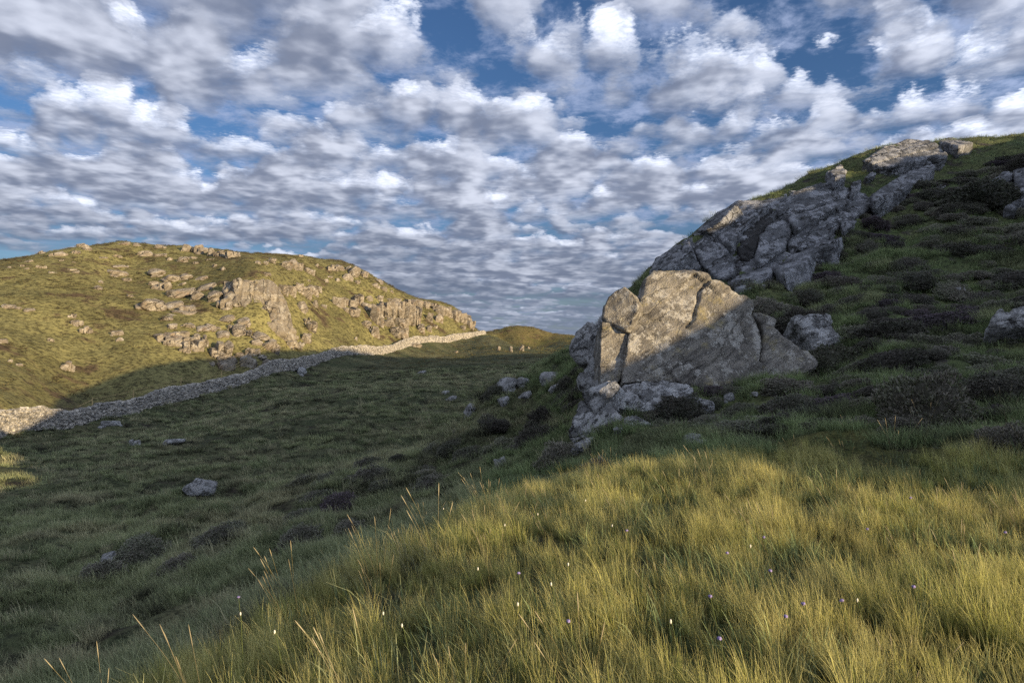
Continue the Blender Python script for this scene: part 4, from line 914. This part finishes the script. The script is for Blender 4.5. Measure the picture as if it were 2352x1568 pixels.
# ------------------------------------------------------------------ grass
M_tall = plant_mat('tall_grass', (.045, .048, .018), (.315, .325, .08), (.61, .55, .27), (.53, .475, .19), .45, .9)
M_mid = plant_mat('rough_grass', (.016, .019, .011), (.14, .175, .084), (.42, .425, .25), (.31, .33, .165), .3, .30, .5, (.06, .055, .04), (.43, .39, .235))
M_dim = plant_mat('hillside_grass', (.02, .026, .013), (.13, .18, .078), (.36, .41, .205), (.26, .32, .145), .3, .5, .5, (.095, .10, .06), (.35, .36, .20))
M_lit = plant_mat('hill_grass', (.045, .038, .018), (.155, .147, .056), (.24, .215, .092), (.125, .09, .048), .2, .06, .5, (.085, .06, .04), (.25, .26, .085))
M_seed = plant_mat('seed_stem', (.06, .06, .02), (.22, .18, .08), (.42, .36, .24), (.32, .27, .17), .2, 1.0)
def tuft_mesh(name, seed, n, hgt, wid, spread, lean, mat, segs=4, droop=.5, flat=False):
    r_ = np.random.default_rng(seed); V, F, A, B = [], [], [], []; b0 = 0
    for k in range(n):
        a = r_.uniform(0, 2*np.pi); rr_ = spread*math.sqrt(r_.random()); base = np.array([rr_*math.cos(a), rr_*math.sin(a), -.04])
        h = hgt*r_.uniform(.45, 1.15); az = a+r_.normal()*.9; out = np.array([math.cos(az), math.sin(az), 0])*r_.uniform(.1, .55)+np.array([lean[0], lean[1], 0])*r_.uniform(.4, 1.2)
        fz = r_.uniform(0, np.pi); sd = np.array([math.cos(fz), math.sin(fz), 0]); w = wid*r_.uniform(.6, 1.3); dr = droop*r_.uniform(.3, 1.4); br = r_.random()
        for i in range(segs+1):
            u = i/segs; p = base+np.array([0, 0, h*(u-.35*dr*u**2.5)])+out*h*(.35*u+dr*.65*u*u)
            ww = w*(1-u**1.6)*.5+.0003
            V += [p-sd*ww, p+sd*ww]; A += [u, u]; B += [br, br]
        for i in range(segs): q = b0+2*i; F.append([q, q+1, q+3, q+2])
        b0 += 2*(segs+1)
    return with_attr(mesh_from(name, np.array(V), np.array(F), True, mat), along=A, blade=B)
def seed_mesh(seed, n, mat):
    r_ = np.random.default_rng(seed); V, F, A, B = [], [], [], []; b0 = 0
    for k in range(n):
        base = np.array([r_.normal()*.05, r_.normal()*.05, -.02]); h = r_.uniform(.5, .85); out = np.array([-.16+r_.normal()*.2, r_.normal()*.15, 0])
        pts = [base+np.array([0, 0, h*u])+out*h*(.3*u+.7*u*u) for u in np.linspace(0, 1, 6)]; tl = norm(pts[-1]-pts[-2]); br = r_.random()
        rad = [.0012]*6; L = r_.uniform(.08, .15)
        pts += [pts[-1]+tl*L*.15, pts[-1]+tl*L*.5, pts[-1]+tl*L*.85, pts[-1]+tl*L]; rad += [.0026, .0036, .0026, .0005]
        v, f = tube(pts, rad, 4); V.append(v); F.append(f+b0); b0 += len(v); A += list(np.repeat([.1, .2, .3, .4, .45, .5, .95, 1, 1, 1], 4)); B += [br]*len(v)
    return with_attr(mesh_from('seed_stem', np.vstack(V), np.vstack(F), True, mat), along=A, blade=B)
def source(name, meshes):
    c = bpy.data.collections.new(name)
    for k, me in enumerate(meshes): c.objects.link(bpy.data.objects.new('%s_source_%02d' % (name, k), me))
    return c
def scatter(name, pts, rot, scl, idx, coll, label, cat, mat):
    me = bpy.data.meshes.new(name); me.vertices.add(len(pts)); me.vertices.foreach_set('co', np.asarray(pts, np.float32).ravel())
    for nm_, ty, val, key in (('rot', 'FLOAT_VECTOR', rot, 'vector'), ('scl', 'FLOAT_VECTOR', scl, 'vector'), ('idx', 'INT', idx, 'value')):
        at = me.attributes.new(nm_, ty, 'POINT'); at.data.foreach_set(key, np.asarray(val, np.int32 if ty == 'INT' else np.float32).ravel())
    me.materials.append(mat)
    o = link(bpy.data.objects.new(name, me)); tag(o, label, cat, kind='stuff')
    ng = bpy.data.node_groups.new(name, 'GeometryNodeTree')
    ng.interface.new_socket('Geometry', in_out='INPUT', socket_type='NodeSocketGeometry'); ng.interface.new_socket('Geometry', in_out='OUTPUT', socket_type='NodeSocketGeometry')
    nd = ng.nodes; gi = nd.new('NodeGroupInput'); go = nd.new('NodeGroupOutput'); ip = nd.new('GeometryNodeInstanceOnPoints'); ci = nd.new('GeometryNodeCollectionInfo')
    ci.inputs['Collection'].default_value = coll; ci.inputs['Separate Children'].default_value = True; ci.inputs['Reset Children'].default_value = True
    def attr(n, t):
        a = nd.new('GeometryNodeInputNamedAttribute'); a.data_type = t; a.inputs['Name'].default_value = n; return a.outputs['Attribute']
    e2r = nd.new('FunctionNodeEulerToRotation'); L = ng.links.new
    L(attr('rot', 'FLOAT_VECTOR'), e2r.inputs[0]); L(e2r.outputs[0], ip.inputs['Rotation']); L(attr('scl', 'FLOAT_VECTOR'), ip.inputs['Scale']); L(attr('idx', 'INT'), ip.inputs['Instance Index'])
    ip.inputs['Pick Instance'].default_value = True
    L(gi.outputs[0], ip.inputs['Points']); L(ci.outputs[0], ip.inputs['Instance']); L(ip.outputs[0], go.inputs[0])
    o.modifiers.new('scatter', 'NODES').node_group = ng
    return o
def spread(n, r0, r1, seed, half=.84, power=1.0):
    """Random ground points in front of the viewer between two distances."""
    r_ = np.random.default_rng(seed); y = (r0**(power+1)+(r1**(power+1)-r0**(power+1))*r_.random(n))**(1/(power+1)); x = y*r_.uniform(-half, half, n); return x, y, r_
WIND = (-.22, .05)
tall = source('tall_tuft', [tuft_mesh('tall_tuft', 300+i, 52, .42, .0034, .075, WIND, M_tall, 4, .6) for i in range(6)])
mid = source('rough_tuft', [tuft_mesh('rough_tuft', 320+i, 34, .24, .0050, .13, (-.25, .05), M_mid, 3, .8) for i in range(5)])
dim = source('hillside_tuft', [tuft_mesh('hillside_tuft', 340+i, 34, .24, .0050, .12, (-.3, -.1), M_dim, 3, .8) for i in range(5)])
far = source('far_tuft', [tuft_mesh('far_tuft', 360+i, 48, .34, .012, .24, (-.2, .05), M_mid, 2, .8) for i in range(4)])
lit = source('hill_tuft', [tuft_mesh('hill_tuft', 380+i, 44, .30, .035, .6, (-.2, .05), M_lit, 2, .8) for i in range(4)])
stem = source('seed_stem', [seed_mesh(400+i, 5, M_seed) for i in range(4)])
def place(name, x, y, r_, coll, nvar, base, label, mat, amp=.3, flatten=None, zs=None, spin=6.28):
    z = H(x, y); n = len(x); s = base*(1+amp*r_.normal(size=n)).clip(.45, 1.9)
    if zs is not None: s = s*zs
    hh = s if flatten is None else s*flatten
    return scatter(name, np.stack([x, y, z], 1), np.stack([r_.normal(size=n)*.08, r_.normal(size=n)*.08, r_.uniform(-spin/2, spin/2, n)], 1), np.stack([s, s, hh], 1), r_.integers(0, nvar, n), coll, label, 'grass', mat)
kn = lambda x, y: np.hypot(x-1.2, y-3)
brow = lambda x, y: base_h(x, y) > -.66
# sunlit tall grass on the knoll
x, y, r_ = spread(21000, 2.0, 12.5, 31, .95); z = H(x, y); n1 = fbm2(x/1.1, y/1.1, 3)
k = (kn(x, y) < 7.7+.8*fbm2(x/1.6, y/1.6, 2)) & brow(x, y) & (r_.random(len(x)) < .62+.9*n1) & ~bare(x, y, z) & ~((x > 4.2) & (y > 8.5))
place('tall_grass', x[k], y[k], r_, tall, 6, .60, 'long yellow-green grass blowing on the sunlit knoll', M_tall, .22, None, (.88+.30*n1[k]).clip(.6, 1.25), 1.2)
x, y, r_ = spread(400, 2.2, 12, 32, .95); k = (kn(x, y) < 8) & brow(x, y) & (r_.random(len(x)) < .45+.8*fbm2(x/1.5, y/1.5, 2))
place('seed_stems', x[k], y[k], r_, stem, 4, .56, 'tan grass seed stems leaning over the sunlit knoll', M_seed, .2, None, None, .8)
# near slopes
x, y, r_ = spread(88000, 2.4, 26, 33, .86, .7); z = H(x, y); hsd = hillside(x, y); n1 = .7*fbm2(x/2.2, y/2.2, 2)+.8*fbm2(x/.55, y/.45, 2)
ok = ~bare(x, y, z) & (left_of_wall(x, y) < 0) & (n1 > -.22+.25*r_.random(len(x))) & ~((kn(x, y) < 7.2) & brow(x, y) & (r_.random(len(x)) < .93))
hh_ = np.array([(a, b, c) for a, b, c in HEATH])
for a, b, c in HEATH: ok &= np.hypot(x-a, y-b) > c*.55
k = ok & ((hsd > .5) | ((x > -.5) & (y < 17)))
place('hillside_grass', x[k], y[k], r_, dim, 5, 1.0, 'dark green grass between the heather mounds', M_dim, .25, None, (.9+.5*n1[k]).clip(.5, 1.5), 2.0)
k = ok & ~((hsd > .5) | ((x > -.5) & (y < 17)))
place('slope_grass', x[k], y[k], r_, mid, 5, 1.05, 'rough shaded grass on the slope below the knoll', M_mid, .25, None, (.9+.5*n1[k]).clip(.5, 1.5), 2.0)
# pasture
x, y, r_ = spread(78000, 22, 120, 34, .84, .35); z = H(x, y); n1 = .7*fbm2(x/6, y/3, 2)+.8*fbm2(x/1.3, y/.8, 2)
k = ~bare(x, y, z) & (left_of_wall(x, y) < -.6) & (hillside(x, y) < .6) & (n1 > -.08+.22*r_.random(len(x)))
place('pasture_grass', x[k], y[k], r_, far, 4, 1.0, 'tussocky shaded grass covering the valley pasture', M_mid, .3, .9, (.75+.006*y[k])*(.75+.7*n1[k]).clip(.5, 1.6), 2.5)
x, y, r_ = spread(14000, 22, 42, 35, .84, .6); z = H(x, y); k = ~bare(x, y, z) & (hillside(x, y) > .5)
place('upper_grass', x[k], y[k], r_, dim, 5, 1.0, 'green grass on the upper hillside', M_dim, .3, .8, None, 2.5)
# dark sedge and heather mats, pale mat-grass and rushes that break up the pasture
M_sedge = plant_mat('dark_sedge', (.016, .015, .011), (.055, .05, .036), (.12, .105, .08), (.045, .052, .028), .15, .6)
M_straw = plant_mat('mat_grass', (.05, .05, .03), (.30, .28, .17), (.46, .43, .29), (.36, .35, .20), .3, .6)
sedge = source('sedge_tuft', [tuft_mesh('sedge_tuft', 420+i, 60, .20, .014, .30, (-.1, 0), M_sedge, 2, .9) for i in range(4)])
straw = source('straw_tuft', [tuft_mesh('straw_tuft', 440+i, 40, .30, .007, .13, (-.3, .05), M_straw, 3, .9) for i in range(4)])
x, y, r_ = spread(26000, 12, 130, 41, .84, .35); z = H(x, y); n1 = fbm2(x/3.2+40, y/1.7, 3)
k = ~bare(x, y, z) & (left_of_wall(x, y) < -.6) & (hillside(x, y) < .7) & (n1 > .12+.15*r_.random(len(x))) & (kn(x, y) > 9.5)
place('sedge_mats', x[k], y[k], r_, sedge, 4, 1.0, 'dark sedge and heather mats in the shaded pasture', M_sedge, .3, None, (.85+.006*y[k]), 3.0)
x, y, r_ = spread(24000, 9, 100, 42, .84, .30); z = H(x, y); n1 = fbm2(x/2.4-20, y/1.2, 3)
k = ~bare(x, y, z) & (left_of_wall(x, y) < -.6) & (n1 > .20+.15*r_.random(len(x))) & (kn(x, y) > 9.5) & (hillside(x, y) < .97)
place('mat_grass', x[k], y[k], r_, straw, 4, 1.0, 'pale mat-grass tufts streaking the shaded pasture', M_straw, .3, None, (.9+.012*y[k]), 2.0)
M_brown = plant_mat('hill_heath', (.022, .018, .012), (.075, .052, .034), (.13, .095, .06), (.06, .058, .03), .1, .3)
brown = source('heath_tuft', [tuft_mesh('heath_tuft', 460+i, 50, .30, .04, .5, (0, 0), M_brown, 2, .7) for i in range(4)])
x, y, r_ = spread(42000, 58, 260, 43, .80, .55); z = H(x, y); n1 = fbm2(x/9+70, y/9, 4, .6)
k = ~bare(x, y, z) & (left_of_wall(x, y) > 2) & (n1 > .10+.3*r_.random(len(x)))
place('hill_heath', x[k], y[k], r_, brown, 4, .85, 'brown heather patches on the sunlit hill', M_brown, .3, .8, (.6+.0036*y[k]), 3.0)
# sunlit hill and far pasture
x, y, r_ = spread(60000, 56, 275, 36, .80, .55); z = H(x, y)
k = ~bare(x, y, z) & ((left_of_wall(x, y) > 1) | (y > 125)) & (np.abs(left_of_wall(x, y)) > .8) & (r_.random(len(x)) < .7+.6*fbm2(x/9, y/9, 3)) & (x < 5+y*.13)
place('hill_grass', x[k], y[k], r_, lit, 4, .75, 'short sunlit turf and heath on the hill beyond the wall', M_lit, .3, .62, (.6+.0036*y[k]), 3.0)

# ------------------------------------------------------------------ flowers in the tall grass
m_, t_ = new_mat('scabious'); finish(t_, (.22, .18, .36), .8); M_purple = m_
m_, t_ = new_mat('bog_cotton'); finish(t_, (.6, .57, .48), .9); M_white = m_
m_, t_ = new_mat('flower_stem'); finish(t_, (.08, .10, .03), .8); M_fstem = m_
def flower_meshes(seed, kind):
    r_ = np.random.default_rng(seed); h = r_.uniform(.34, .5); b = np.array([-.06, .02, h]); v, f = tube([(0, 0, 0), (-.015, 0, h*.5), b], [.0022, .002, .0016], 5)
    st = mesh_from('stem', v, f, True, M_fstem); iv, fi = ico(3 if kind else 2)
    if kind: V = iv*np.array([.010, .010, .008])*(1+.30*np.sign(pn3(iv*6+seed)))[:, None]
    else: V = iv*np.array([.0055, .005, .013])*(1+.35*fbm3(iv*2.5+seed, 3))[:, None]+np.array([-.006, 0, .006])
    return st, mesh_from('head', V+b, fi, True, M_purple if kind else M_white)
FM = {k: [flower_meshes(500+i+10*k, k) for i in range(3)] for k in (0, 1)}
FR_ = {}
def flower(px, py, kind, label, group):
    p = hit(px, py+70, 2.4, 14); 
    st, hd = random.choice(FM[kind]); e = empty('purple_flower' if kind else 'cotton_flower', p); tag(e, label, 'flower', group); e.rotation_euler = (0, 0, random.uniform(-.6, .6)); e.scale = (.8,)*3
    FR_.setdefault(label, []).append((px, e)); link(bpy.data.objects.new('stem', st), e); link(bpy.data.objects.new('head', hd), e)
for x, y in ((1250, 1190), (1175, 1240), (893, 1475), (1215, 1478), (1328, 1395), (1290, 1458), (1570, 1540), (948, 1505), (1990, 1440), (1360, 1190), (1420, 1230), (1030, 1165), (655, 1545), (560, 1520), (1118, 1345), (1745, 1320)):
    flower(x, y, 0, 'small white bog cotton head in the sunlit grass', 'white flower heads in the tall grass')
for x, y in ((2107, 1170), (1455, 1265), (1772, 1265), (1790, 1360), (1690, 1335), (1830, 1490), (1870, 1485), (2125, 1440), (1680, 1555), (1960, 1510), (2325, 1300), (1655, 1460), (1205, 1390), (1330, 1500), (2010, 1245), (560, 1450)):
    flower(x, y, 1, 'small purple scabious head in the sunlit grass', 'purple flower heads in the tall grass')

ordinals(FR_)
